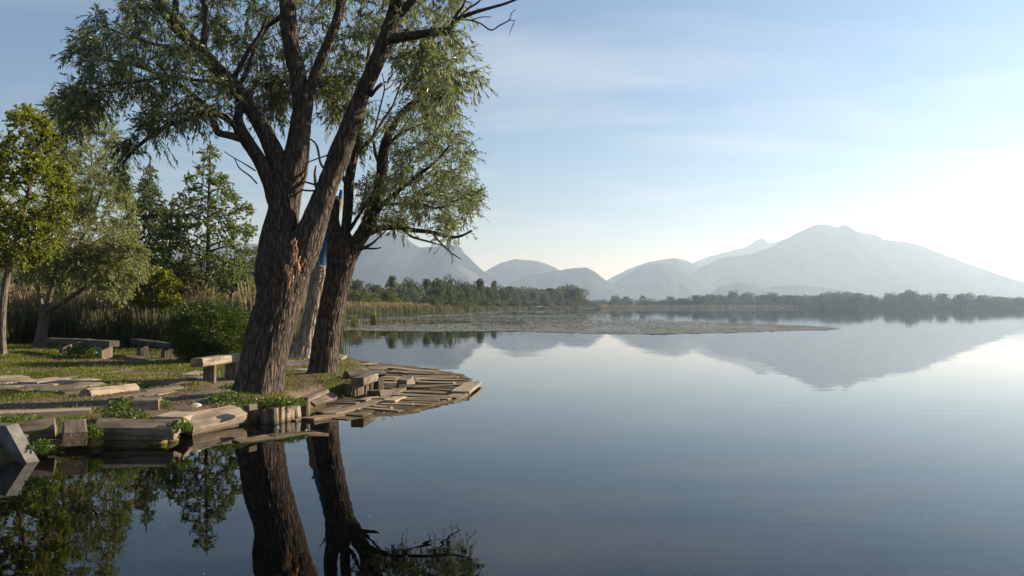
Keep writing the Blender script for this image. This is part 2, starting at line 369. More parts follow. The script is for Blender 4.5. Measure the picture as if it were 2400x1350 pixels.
# ground colour mask: 0 bare earth .. 1 grass
fx, fy = XX.ravel(), YY.ravel()
gn = fbm2(fx * 0.7, fy * 0.7, 4, 31)
mask = np.clip(0.55 + 1.3 * gn, 0, 1)
for q in BARE: mask = np.where(in_poly(fx, fy, q), mask * 0.25, mask)
mask = np.where(ZZ < 0.06, 0, mask)
mask = np.where((np.hypot(fx, fy) > 26), 1.0, mask)
m, n, o = new_mat('ground')
att = N(n, 'ShaderNodeAttribute', attribute_name='tint')
tcg = N(n, 'ShaderNodeTexCoord')
ns = N(n, 'ShaderNodeTexNoise', Scale=3.0, Detail=9.0, Roughness=0.7); n.links.new(tcg.outputs['Object'], ns.inputs['Vector'])
nf = N(n, 'ShaderNodeTexNoise', Scale=35.0, Detail=5.0, Roughness=0.7); n.links.new(tcg.outputs['Object'], nf.inputs['Vector'])
dirt = ramp(n, ns.outputs['Fac'], [(0.3, (0.065, 0.046, 0.030)), (0.7, (0.19, 0.135, 0.09))])
turf = ramp(n, nf.outputs['Fac'], [(0.3, (0.025, 0.034, 0.008)), (0.7, (0.075, 0.082, 0.018))])
sub = N(n, 'ShaderNodeMath', operation='MULTIPLY_ADD'); n.links.new(nf.outputs['Fac'], sub.inputs[0]); sub.inputs[1].default_value = 0.8; 
n.links.new(att.outputs['Fac'], sub.inputs[2])
st = N(n, 'ShaderNodeMapRange'); st.inputs['From Min'].default_value = 0.75; st.inputs['From Max'].default_value = 1.1; n.links.new(sub.outputs[0], st.inputs['Value'])
mg = N(n, 'ShaderNodeMixRGB'); n.links.new(st.outputs[0], mg.inputs['Fac']); n.links.new(dirt, mg.inputs['Color1']); n.links.new(turf, mg.inputs['Color2'])
# silt below the waterline
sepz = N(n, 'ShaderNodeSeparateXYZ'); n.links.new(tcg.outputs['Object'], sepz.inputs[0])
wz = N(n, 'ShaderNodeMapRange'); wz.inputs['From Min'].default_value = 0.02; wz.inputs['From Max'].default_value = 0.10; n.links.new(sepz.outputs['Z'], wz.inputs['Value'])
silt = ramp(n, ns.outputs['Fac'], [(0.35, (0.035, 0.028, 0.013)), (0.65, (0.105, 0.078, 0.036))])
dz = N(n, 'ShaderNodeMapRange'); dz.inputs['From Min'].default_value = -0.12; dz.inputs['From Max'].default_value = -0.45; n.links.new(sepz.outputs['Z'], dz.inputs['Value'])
depth_shade = N(n, 'ShaderNodeMixRGB'); n.links.new(dz.outputs[0], depth_shade.inputs['Fac']); n.links.new(silt, depth_shade.inputs['Color1']); depth_shade.inputs['Color2'].default_value = (0.010, 0.013, 0.009, 1); silt = depth_shade.outputs[0]  # bed colour darkened with depth, standing in for light absorbed by the water
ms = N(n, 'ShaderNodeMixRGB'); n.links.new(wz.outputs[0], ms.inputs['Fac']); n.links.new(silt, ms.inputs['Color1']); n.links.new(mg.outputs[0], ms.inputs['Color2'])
bs = N(n, 'ShaderNodeBsdfPrincipled'); bs.inputs['Roughness'].default_value = 0.95; bs.inputs['Specular IOR Level'].default_value = 0.15
n.links.new(ms.outputs[0], bs.inputs['Base Color'])
bp = N(n, 'ShaderNodeBump', Strength=0.7, Distance=0.03); n.links.new(nf.outputs['Fac'], bp.inputs['Height']); n.links.new(bp.outputs[0], bs.inputs['Normal'])
n.links.new(bs.outputs[0], o.inputs[0]); M['ground'] = m
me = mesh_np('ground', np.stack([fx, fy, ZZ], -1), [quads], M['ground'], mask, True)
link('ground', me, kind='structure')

# ------------------------------------------------------------------ water
m, n, o = new_mat('water')
tcw = N(n, 'ShaderNodeTexCoord')
mw = N(n, 'ShaderNodeMapping'); mw.inputs['Scale'].default_value = (0.5, 1.6, 1); n.links.new(tcw.outputs['Object'], mw.inputs[0])
r1 = N(n, 'ShaderNodeTexNoise', Scale=0.9, Detail=3.0, Roughness=0.5); n.links.new(mw.outputs[0], r1.inputs['Vector'])
r2 = N(n, 'ShaderNodeTexNoise', Scale=0.09, Detail=2.0, Roughness=0.5); n.links.new(mw.outputs[0], r2.inputs['Vector'])
ra = N(n, 'ShaderNodeMath', operation='MULTIPLY_ADD'); n.links.new(r2.outputs['Fac'], ra.inputs[0]); ra.inputs[1].default_value = 5.0; n.links.new(r1.outputs['Fac'], ra.inputs[2])
wb = N(n, 'ShaderNodeBump', Strength=0.16, Distance=0.012); n.links.new(ra.outputs[0], wb.inputs['Height'])
fr = N(n, 'ShaderNodeFresnel', IOR=1.333); n.links.new(wb.outputs[0], fr.inputs['Normal'])
gl = N(n, 'ShaderNodeBsdfGlossy', Roughness=0.0); gl.inputs['Color'].default_value = (0.97, 0.98, 1, 1); n.links.new(wb.outputs[0], gl.inputs['Normal'])
tr = N(n, 'ShaderNodeBsdfTransparent'); tr.inputs['Color'].default_value = (0.82, 0.82, 0.72, 1)
mwx = N(n, 'ShaderNodeMixShader'); n.links.new(fr.outputs[0], mwx.inputs[0]); n.links.new(tr.outputs[0], mwx.inputs[1]); n.links.new(gl.outputs[0], mwx.inputs[2])
n.links.new(mwx.outputs[0], o.inputs[0]); M['water'] = m
me = mesh_np('lake_water', [(-400, -300, 0), (2400, -300, 0), (2400, 1500, 0), (-400, 1500, 0)], [[(0, 1, 2, 3)]], m)
link('lake_water', me, kind='structure')

# ------------------------------------------------------------------ mountains
def mountain(name, ridge, D, depth, mat, seed, rough=1.0):
    D *= 0.7; depth *= 0.7
    """ridge: photo outline of the crest; D: distance of the crest"""
    r = np.array(ridge, float); nu, nv = 240, 60
    u = np.linspace(r[0, 0], r[-1, 0], nu); cy = np.interp(u, r[:, 0], r[:, 1])
    cy = cy + 2.6 * fbm2(u * .035, u * 0 + seed, 5, seed) * np.clip((HORIZON - cy) / 40, 0, 1)
    X = (u - 1200) / F * D
    Z = np.maximum((HORIZON - cy) / F * D + CAMZ, 0)
    v = np.linspace(-1, 1, nv)
    VX = np.repeat(X[:, None], nv, 1); VY = D + v[None, :] * depth + 0 * VX
    fall = np.where(v < 0, (1 + v) ** 1.15, (1 - v) ** 1.3)[None, :]
    h = Z[:, None] * fall
    g = fbm(np.stack([VX / (depth * 0.35), VY / (depth * 0.8), np.zeros_like(VX)], -1), 5, seed)
    g = g - 0.5 * (1 - np.abs(fbm(np.stack([VX / (depth * .16) + .5 * g, VY / (depth * .7), np.zeros_like(VX)], -1), 4, seed + 3)) * 2.2)
    amp = Z[:, None] * 0.20 * rough * np.minimum(1, np.abs(v[None, :]) * 2.2) * fall ** 0.5
    h = h + g * amp
    h = h + 0.012 * Z.max() * fbm(np.stack([VX / 120.0, VY / 200.0, np.zeros_like(VX)], -1), 3, seed + 5)
    V = np.stack([VX, VY, h - 3.0], -1).reshape(-1, 3)
    i = np.arange(nu - 1)[:, None] * nv + np.arange(nv - 1)[None, :]
    q = np.stack([i, i + nv, i + nv + 1, i + 1], -1).reshape(-1, 4)
    link(name, mesh_np(name, V, [q], mat, None, True), kind='structure')
def hill_mat(name, c1, c2, rock, scale=0.012):
    m, n, o = new_mat(name); v = mapped(n, (1, 1, 1.6))
    a = N(n, 'ShaderNodeTexNoise', Scale=scale, Detail=8.0, Roughness=0.7); n.links.new(v, a.inputs['Vector'])
    b_ = N(n, 'ShaderNodeTexNoise', Scale=scale * 0.22, Detail=5.0, Roughness=0.6); n.links.new(v, b_.inputs['Vector'])
    c = ramp(n, a.outputs['Fac'], [(0.3, c1), (0.7, c2)])
    rg = N(n, 'ShaderNodeMapRange'); rg.inputs['From Min'].default_value = 0.58; rg.inputs['From Max'].default_value = 0.68; rg.inputs['To Max'].default_value = 0.7; n.links.new(b_.outputs['Fac'], rg.inputs['Value'])
    mc = N(n, 'ShaderNodeMixRGB'); n.links.new(rg.outputs[0], mc.inputs['Fac']); n.links.new(c, mc.inputs['Color1']); mc.inputs['Color2'].default_value = (*rock, 1)
    b = N(n, 'ShaderNodeBsdfPrincipled'); b.inputs['Roughness'].default_value = 1.0; b.inputs['Specular IOR Level'].default_value = 0.0
    n.links.new(mc.outputs[0], b.inputs['Base Color']); n.links.new(b.outputs[0], o.inputs[0]); return m
M['hill'] = hill_mat('hill', (0.006, 0.012, 0.018), (0.042, 0.052, 0.054), (0.13, 0.13, 0.125))
mountain('mountain', [(120, 719), (250, 650), (420, 585), (520, 565), (600, 568), (700, 590), (800, 576), (860, 552), (905, 540), (938, 543), (962, 560), (985, 574), (1020, 573), (1055, 568), (1074, 573), (1088, 588), (1110, 610), (1135, 632), (1165, 655), (1200, 668), (1290, 685), (1370, 719)], 6000, 1800, M['hill'], 2)
mountain('mountain', [(1040, 719), (1100, 655), (1150, 626), (1175, 613), (1207, 604), (1245, 607), (1280, 615), (1310, 630), (1350, 650), (1420, 680), (1500, 719)], 7600, 1500, M['hill'], 12)
mountain('hill', [(1080, 719), (1150, 680), (1190, 660), (1240, 643), (1300, 632), (1345, 625), (1375, 623), (1392, 632), (1420, 655), (1450, 675), (1490, 692), (1560, 719)], 6300, 1000, M['hill'], 22)
mountain('mountain', [(1330, 719), (1400, 668), (1440, 643), (1480, 625), (1520, 611), (1580, 601), (1610, 608), (1640, 625), (1690, 660), (1760, 719)], 8200, 1500, M['hill'], 32)
mountain('hill', [(1360, 719), (1430, 668), (1470, 640), (1510, 620), (1545, 614), (1575, 617), (1605, 636), (1650, 660), (1700, 685), (1780, 719)], 6900, 1000, M['hill'], 42)
mountain('mountain', [(1500, 719), (1580, 640), (1625, 612), (1660, 598), (1700, 588), (1735, 578), (1765, 566), (1780, 556), (1790, 557), (1800, 566), (1820, 561), (1836, 557), (1860, 570), (1950, 600), (2100, 719)], 10300, 1700, M['hill'], 52)
mountain('mountain', [(1540, 719), (1610, 650), (1650, 620), (1690, 602), (1770, 588), (1815, 572), (1850, 552), (1895, 528), (1915, 522), (1935, 520), (1958, 527), (1965, 527), (1978, 522), (2005, 536), (2025, 543), (2052, 545), (2068, 557), (2120, 563), (2160, 574), (2200, 588), (2250, 608), (2290, 635), (2330, 656), (2370, 672), (2420, 690), (2520, 719)], 7700, 1800, M['hill'], 62, 0.8)
mountain('hill', [(1620, 719), (1690, 668), (1730, 659), (1765, 664), (1800, 672), (1830, 667), (1870, 665), (1930, 671), (2010, 684), (2200, 719)], 5600, 700, M['hill'], 72)
mountain('mountain', [(2200, 719), (2330, 655), (2400, 632), (2520, 610), (2750, 590), (3000, 719)], 12500, 2000, M['hill'], 82)

# ------------------------------------------------------------------ haze
m, n, o = new_mat('haze')
pv = N(n, 'ShaderNodeVolumePrincipled'); pv.inputs['Color'].default_value = (0.55, 0.76, 1.0, 1); pv.inputs['Density'].default_value = HAZE_DENSITY; pv.inputs['Anisotropy'].default_value = 0.38
pv.inputs['Absorption Color'].default_value = (1, 1, 1, 1)   # scatters blue more than red and absorbs nothing
n.links.new(pv.outputs[0], o.inputs['Volume'])
bx0, bx1 = np.array([-16500, -10500, -4.5]), np.array([16800, 18200, 712])
bv = [(x, y, z) for x in (bx0[0], bx1[0]) for y in (bx0[1], bx1[1]) for z in (bx0[2], bx1[2])]
me = mesh_np('haze', bv, [[(0, 1, 3, 2), (4, 6, 7, 5), (0, 4, 5, 1), (2, 3, 7, 6), (0, 2, 6, 4), (1, 5, 7, 3)]], m)
link('haze', me, kind='stuff')

# ------------------------------------------------------------------ leaves and trees
def leaf_quads(base, dirs, length, width, rng, droop=0.0):
    """one folded four-point leaf per row"""
    n_ = len(base); d = dirs / (np.linalg.norm(dirs, axis=1)[:, None] + 1e-9)
    r = rng.normal(size=(n_, 3)); s = np.cross(d, r); s /= np.linalg.norm(s, axis=1)[:, None] + 1e-9
    nn = np.cross(d, s)
    L = length * rng.uniform(0.7, 1.25, n_)[:, None]; W = width * rng.uniform(0.75, 1.25, n_)[:, None]
    tip = base + d * L; tip[:, 2] -= droop * L[:, 0]
    mid = base + d * L * 0.45 + nn * W * 0.25
    V = np.stack([base, mid + s * W * 0.5, tip, mid - s * W * 0.5], 1).reshape(-1, 3)
    q = np.arange(n_ * 4).reshape(-1, 4)
    return V, q
def poly_targets(poly, n_, depth, spread, rng, holes=()):
    poly = np.array(poly, float); lo, hi = poly.min(0), poly.max(0); out = []
    while len(out) < n_:
        q = rng.uniform(lo, hi, (n_ * 3, 2)); k = in_poly(q[:, 0], q[:, 1], poly)
        for h in holes: k &= ~in_poly(q[:, 0], q[:, 1], np.array(h))
        for a in q[k]:
            if len(out) < n_: out.append(P(a[0], a[1], depth + rng.uniform(-1, 1) * spread))
    return np.array(out)
def grow(skel, targets, rng, r0=0.016, sag=0.06):
    """connect each target to the nearest point of the skeleton, shortest first; returns twigs (paths, radii)"""
    nodes = list(skel[:, :3]); arr = np.array(nodes)
    d = np.array([np.min(np.linalg.norm(arr - t, axis=1)) for t in targets]); order = np.argsort(d); twigs = []
    pool = arr
    for k in order:
        t = targets[k]; dd = np.linalg.norm(pool - t, axis=1); b = pool[np.argmin(dd)]; L = dd.min()
        if L < 0.03: continue
        m_ = (b + t) / 2 + rng.normal(size=3) * L * 0.10 + np.array([0, 0, 1]) * L * sag
        nseg = max(3, min(8, int(L / 0.18) + 2)); s = np.linspace(0, 1, nseg)[:, None]
        path = (1 - s) ** 2 * b + 2 * s * (1 - s) * m_ + s ** 2 * t
        rad = np.linspace(min(r0, 0.004 + L * 0.010), 0.003, nseg)
        twigs.append((path, rad)); pool = np.vstack([pool, path[1:]])
    return twigs
def tree_crown(twigs, rng, sprigs, leaves, slen, llen, lwid, hang, out_c=None, sides=3):
    """leaf-bearing sprigs on every twig: returns (twig buffer, leaf buffer)"""
    tb, lb = Buf(), Buf()
    for path, rad in twigs:
        V, fs = tube(path, rad, 4 if rad[0] > 0.009 else 3, cap=False); tb.add(V, fs)
        ns = max(1, rng.poisson(sprigs)); hue = rng.uniform(0.15, 0.85)
        for _ in range(ns):
            f = rng.uniform(0.35, 1.0) * (len(path) - 1); i = min(int(f), len(path) - 2); p = path[i] + (path[i + 1] - path[i]) * (f - i)
            d = rng.normal(size=3) * 0.8 + (path[-1] - path[0]) / (np.linalg.norm(path[-1] - path[0]) + 1e-6) * 0.6
            if out_c is not None:
                w = p - out_c; d += w / (np.linalg.norm(w) + 1e-6) * 0.5
            d /= np.linalg.norm(d); L = slen * rng.uniform(0.5, 1.3)
            s = np.linspace(0, 1, 4)[:, None]; sp = p + d * L * s; sp[:, 2] -= hang * L * (s[:, 0] ** 1.8)
            V, fs = tube(sp, np.linspace(0.0035, 0.0015, 4), 3, cap=False); tb.add(V, fs)
            nl = max(2, rng.poisson(leaves)); q = rng.uniform(0.12, 1.0, nl) * 3; qi = np.minimum(q.astype(int), 2)
            b = sp[qi] + (sp[qi + 1] - sp[qi]) * (q - qi)[:, None]
            ld = (sp[-1] - sp[0]) / L + rng.normal(size=(nl, 3)) * 0.55; ld[:, 2] -= hang * 0.5
            V, fq = leaf_quads(b, ld, llen, lwid, rng, 0.12)
            lb.add(V, [fq], np.repeat(np.clip(hue + rng.normal(size=nl) * 0.22, 0, 1), 4))
    return tb, lb
def limb_path(pts, step=0.05):
    """pts: (px, py, radius px, distance) -> path, radius in metres"""
    a = np.array([np.append(P(p[0], p[1], p[3]), p[2] / ppm(p[3])) for p in pts])
    c = catmull(a, step); return c[:, :3], np.maximum(c[:, 3], 0.003)
def bark_disp(amp, fa, fz, seed, lump=0.06, flare=0.0):
    def f(v, ang, r):
        lobes = flare * np.exp(-np.clip(v[..., 2] - .2, 0, 9) / .28) * (np.clip(np.cos(ang * 5 + seed)[None, :] + .55 * np.cos(ang * 3 + 1.3)[None, :], 0, 2)) if flare else 0
        q = np.stack([np.cos(ang)[None, :] * fa + 0 * r, np.sin(ang)[None, :] * fa + 0 * r, v[..., 2] * fz], -1)
        rid = 1 - np.abs(fbm(q, 3, seed)) * 2.4
        big = fbm(v * 2.2, 3, seed + 9)
        return amp * rid + lump * r * big + lobes * r
    return f

# ---- the big willow
b1 = 12.85
willow = thing('willow_tree', 'huge leaning willow with furrowed trunk and torn orange wound where it forks', 'tree', (T1[0], T1[1], 0.0))
def part(name, me, root, **kw):
    o = link(name, me, root, **kw); o.matrix_parent_inverse = Matrix.Translation(-root.location); return o
def add_limbs(root, limbs, mat, trunk_mat, seed, names=None):
    """each limb a child of the tree; the first one is the trunk. Returns skeleton points"""
    sk = []
    for k, pts in enumerate(limbs):
        path, rad = limb_path(pts, 0.035 if k == 0 else 0.05)
        big = rad.max() > 0.1
        sides = 120 if k == 0 and big else (40 if big else (12 if rad.max() > 0.03 else 7))
        disp = bark_disp(min(0.026, rad.max() * 0.10), max(2.5, 34 * rad.max()), 2.0, seed + k, flare=(.20 if k == 0 and big else 0)) if rad.max() > 0.05 else (lambda v, a, r: r * 0.18 * fbm(v * 7, 2, 5))
        V, fs = tube(path, rad, sides, disp)
        off = np.array(path[0]); me = mesh_np('trunk' if k == 0 else 'limb', V - off, fs, trunk_mat if big else mat, None, True)
        part('trunk' if k == 0 else ('limb' if rad.max() > 0.025 else 'branch'), me, root, loc=tuple(off))
        sk.append(path[len(path) // 6:] if k else path[len(path) // 2:])
    return np.concatenate(sk)
w_limbs = [
    [(600, 955, 60, b1), (604, 928, 53, b1), (610, 890, 50, b1), (617, 850, 50, b1), (627, 800, 50, b1), (641, 750, 49.5, b1), (654, 700, 51, b1), (660, 650, 58, b1), (663, 610, 58, b1), (660, 575, 48, b1), (660, 530, 38, b1), (666, 490, 33, b1), (671, 450, 33, b1), (678, 415, 32, b1)],
    [(680, 655, 32, b1), (698, 610, 38, b1 - .05), (715, 575, 36, b1 - .1), (730, 540, 31, b1 - .12), (748, 490, 25, b1 - .15), (770, 430, 22, b1 - .2), (793, 370, 23, b1 - .2), (815, 310, 20, b1 - .2), (835, 255, 17, b1 - .2), (855, 205, 15.5, b1 - .25), (880, 150, 15.5, b1 - .3), (903, 100, 17, b1 - .3), (917, 55, 15, b1 - .3), (928, 0, 12, b1 - .4), (930, -70, 9, b1 - .4), (940, -190, 6, b1 - .5), (930, -330, 3, b1)],
    [(916, 52, 11, b1 - .3), (945, 25, 10, b1 - .4), (972, -10, 9, b1 - .5), (1010, -90, 7, b1 - .8), (1035, -220, 4, b1 - .8)],
    [(672, 450, 31, b1), (684, 410, 32, b1), (694, 370, 27, b1), (701, 320, 23, b1), (707, 270, 21, b1), (709, 230, 22, b1), (700, 185, 18, b1), (688, 135, 17, b1), (678, 80, 17, b1), (674, 20, 16, b1), (668, -60, 13, b1), (660, -180, 9, b1), (672, -330, 4, b1)],
    [(711, 235, 15, b1), (727, 207, 12, b1 - .05), (740, 168, 11, b1 - .1), (758, 125, 11, b1 - .15), (775, 85, 10, b1 - .2), (792, 40, 10, b1 - .2), (800, -10, 9, b1 - .2), (815, -120, 6, b1 - .1), (800, -260, 3, b1)],
    [(672, 470, 28, b1), (668, 425, 26, b1), (650, 375, 21, b1), (628, 325, 18, b1 + .05), (605, 280, 17, b1 + .1), (575, 235, 16, b1 + .1), (545, 200, 15.5, b1 + .1), (515, 170, 14.5, b1 + .1), (485, 135, 13.5, b1 + .1), (450, 98, 13.5, b1 + .1), (415, 65, 12.5, b1 + .1), (388, 30, 11.5, b1 + .1), (362, -12, 11, b1 + .1), (325, -90, 8, b1 + .1), (290, -190, 4, b1)],
    [(405, 55, 8, b1 + .1), (412, 20, 7, b1), (410, -30, 6, b1), (395, -120, 4, b1)],
    [(662, 540, 20, b1), (655, 500, 19, b1), (643, 465, 18, b1), (632, 425, 17, b1 - .05), (608, 375, 14, b1 - .1), (582, 335, 14, b1 - .1), (563, 305, 14, b1 - .1), (558, 275, 9, b1 - .05), (566, 245, 7, b1), (590, 215, 6, b1)],
    [(575, 328, 9, b1 - .1), (540, 318, 8, b1 - .2), (509, 311, 7, b1 - .3), (506, 296, 7, b1 - .3), (488, 268, 6, b1 - .3), (465, 266, 5, b1 - .35), (430, 283, 4.5, b1 - .4), (396, 293, 4.2, b1 - .5), (352, 320, 4, b1 - .6), (313, 353, 3, b1 - .7), (287, 385, 2, b1 - .8)],
    [(563, 312, 9, b1 - .1), (548, 292, 7.5, b1), (525, 275, 6.5, b1 + .1), (498, 260, 7, b1 + .2), (470, 238, 5.5, b1 + .3), (430, 205, 4.5, b1 + .5), (375, 175, 4, b1 + .6), (310, 150, 3.2, b1 + .8), (235, 140, 2, b1 + .9)],
    [(478, 128, 7, b1 + .1), (430, 122, 5, b1 - .2), (370, 105, 4.2, b1 - .5), (300, 85, 3.2, b1 - .7), (240, 60, 2, b1 - .9)],
    [(525, 178, 6, b1), (480, 190, 4.5, b1 - .3), (410, 180, 3.8, b1 - .8), (330, 190, 3, b1 - 1.1), (250, 200, 2.4, b1 - 1.3), (185, 220, 1.6, b1 - 1.4)],
    [(480, 128, 7, b1 + .1), (478, 90, 8, b1), (484, 45, 7, b1), (476, -10, 6, b1), (470, -120, 4, b1)],
    [(540, 198, 6, b1), (560, 160, 5.5, b1 - .2), (585, 115, 5, b1 - .3), (610, 80, 5, b1 - .3), (625, 40, 3, b1 - .3)],
    [(556, 210, 6, b1), (578, 165, 5, b1 + .2), (595, 120, 4.5, b1 + .3), (620, 70, 4, b1 + .4), (655, 42, 6, b1 + .1), (672, 38, 7, b1)],
    [(905, 92, 11, b1 - .3), (935, 88, 11, b1 - .4), (970, 83, 9.5, b1 - .5), (1015, 75, 8.5, b1 - .6), (1050, 72, 8, b1 - .7), (1060, 62, 5.5, b1 - .7), (1068, 48, 4.5, b1 - .7), (1088, 38, 4, b1 - .7), (1118, 27, 3.3, b1 - .8), (1150, 18, 2.8, b1 - .8), (1185, 8, 2.5, b1 - .8), (1225, -8, 2, b1 - .8)],
    [(1056, 62, 4.5, b1 - .7), (1068, 38, 3.6, b1 - .7), (1085, 14, 3, b1 - .8), (1095, -10, 2.6, b1 - .8), (1115, -60, 2, b1 - .8)],
    [(1072, 46, 3.4, b1 - .7), (1095, 22, 2.8, b1 - .6), (1122, 4, 2.4, b1 - .6), (1140, -20, 2, b1 - .6)],
    [(1078, 45, 2.4, b1 - .7), (1105, 48, 2, b1 - .7), (1128, 56, 2.0, b1 - .7), (1151, 71, 1.8, b1 - .7), (1172, 59, 1.6, b1 - .7), (1194, 47, 1.4, b1 - .7), (1198, 32, 1.2, b1 - .7), (1208, 22, .9, b1 - .7)],
    [(1194, 47, 1.3, b1 - .7), (1206, 48, 1.1, b1 - .7), (1198, 68, .9, b1 - .7), (1193, 84, .6, b1 - .7)],
    [(1105, 47, 1.4, b1 - .7), (1128, 40, 1.2, b1 - .7), (1152, 40, 1, b1 - .7)],
    [(1052, 78, 3, b1 - .7), (1070, 98, 2.2, b1 - .7), (1090, 118, 1.8, b1 - .7), (1110, 134, 1.2, b1 - .7)],
    [(868, 225, 5, b1 - .2), (885, 205, 4.5, b1 - .3), (896, 196, 4.5, b1 - .3)],
    [(775, 420, 4, b1 - .2), (766, 400, 4, b1 - .1), (752, 384, 3, b1), (742, 340, 2.5, b1), (726, 325, 2, b1)],
    [(746, 452, 4.5, b1 - .15), (740, 432, 4, b1 - .1), (738, 405, 3, b1), (741, 388, 1.6, b1)],
    [(742, 434, 3, b1 - .1), (728, 430, 2.4, b1 - .1), (710, 425, 2, b1)],
    [(742, 447, 2.6, b1 - .1), (724, 447, 2.4, b1 - .1), (705, 445, 2.2, b1)],
    [(800, 350, 3.2, b1 - .2), (772, 362, 2, b1 - .4), (735, 375, 1.5, b1 - .4), (712, 385, 1.2, b1 - .4)],
    [(602, 430, 2, b1 - .1), (585, 412, 1.8, b1 - .3), (562, 395, 1.5, b1 - .4), (550, 372, 1.2, b1 - .5)],
    [(598, 400, 2, b1 - .1), (575, 385, 1.6, b1 - .3), (545, 368, 1.3, b1 - .4), (525, 355, 1, b1 - .5)],
]
sk1 = add_limbs(willow, w_limbs, M['limb_bark'], M['bark'], 100)
rng = np.random.default_rng(11)
PL = [([(200, 40), (240, 5), (330, -30), (420, 20), (480, 130), (550, 200), (572, 250), (500, 275), (420, 285), (350, 255), (320, 212), (270, 222), (240, 262), (175, 275), (150, 230), (170, 190), (165, 100)], 190, 12.8, 1.7),
      ([(500, 262), (430, 285), (360, 315), (310, 365), (290, 400), (262, 392), (275, 345), (310, 305), (360, 270), (430, 250)], 34, 12.2, .5),
      ([(150, 200), (240, 210), (235, 255), (205, 282), (160, 275), (145, 245)], 22, 11.9, .6),
      ([(430, -60), (700, -60), (690, 200), (650, 255), (610, 250), (565, 180), (490, 90)], 110, 14.1, 1.3),
      ([(600, 190), (700, 170), (690, 240), (640, 280), (600, 255)], 40, 14.0, .6),
      ([(690, -60), (930, -60), (905, 70), (860, 170), (825, 230), (760, 235), (720, 160)], 115, 14.2, 1.3),
      ([(745, 170), (840, 150), (830, 240), (800, 285), (755, 270)], 35, 14.4, .6),
      ([(930, -60), (1090, -60), (1085, 90), (1065, 200), (1000, 250), (960, 150), (900, 180), (900, 110)], 110, 13.2, 1.5),
      ([(980, 90), (1080, 90), (1085, 175), (1075, 270), (1000, 275), (950, 210)], 60, 13.6, 1.2),
      ([(1065, 155), (1140, 175), (1138, 192), (1060, 205)], 10, 13.6, .3),
      ([(150, -60), (1100, -60), (980, -420), (250, -420)], 150, 12.8, 2.4)]
tg = np.concatenate([poly_targets(p, k, d, s, rng) for p, k, d, s in PL])
tw = grow(sk1, tg, rng)
tb, lb = tree_crown(tw, rng, 6.2, 13, 0.34, 0.10, 0.020, 0.42)
part('twigs', tb.mesh('twigs', M['twig_bark'], T1 * [1, 1, 0]), willow, loc=willow.location[:])
part('crown', lb.mesh('crown', M['willow_leaf'], T1 * [1, 1, 0]), willow, loc=willow.location[:])
# torn wound: splintered strips of pale wood standing proud where the fork has ripped
wb_ = Buf()
for k in range(70):
    cx, cy_, sx_, sy_ = ((691, 572, 4, 13), (700, 612, 6, 9), (682, 642, 3, 16), (690, 598, 5, 8))[k % 4]
    xm = cx + rng.normal() * sx_; y0 = cy_ + rng.normal() * sy_; y1 = y0 + rng.uniform(6, 22); x1 = xm + rng.normal() * 2 - 1.5
    w0 = rng.uniform(.8, 2.6); yd = b1 - 0.455 - 0.03 * rng.uniform() - (0.015 if xm < 690 else 0)
    a, b = P(xm, y0, yd), P(x1, y1, yd + rng.uniform(-.02, .03))
    pth = catmull(np.array([a, (a + b) / 2 + [rng.normal() * .008, -.012, 0], b]), 0.03)
    V, fs = tube(pth, np.interp(np.linspace(0, 1, len(pth)), [0, .4, 1], [0.003, w0 / ppm(yd), 0.003]), 6); wb_.add(V, fs, rng.uniform())
woff = P(690, 595, b1 - .4)
part('torn_wood', wb_.mesh('torn_wood', M['torn_wood'], woff), willow, loc=tuple(woff))

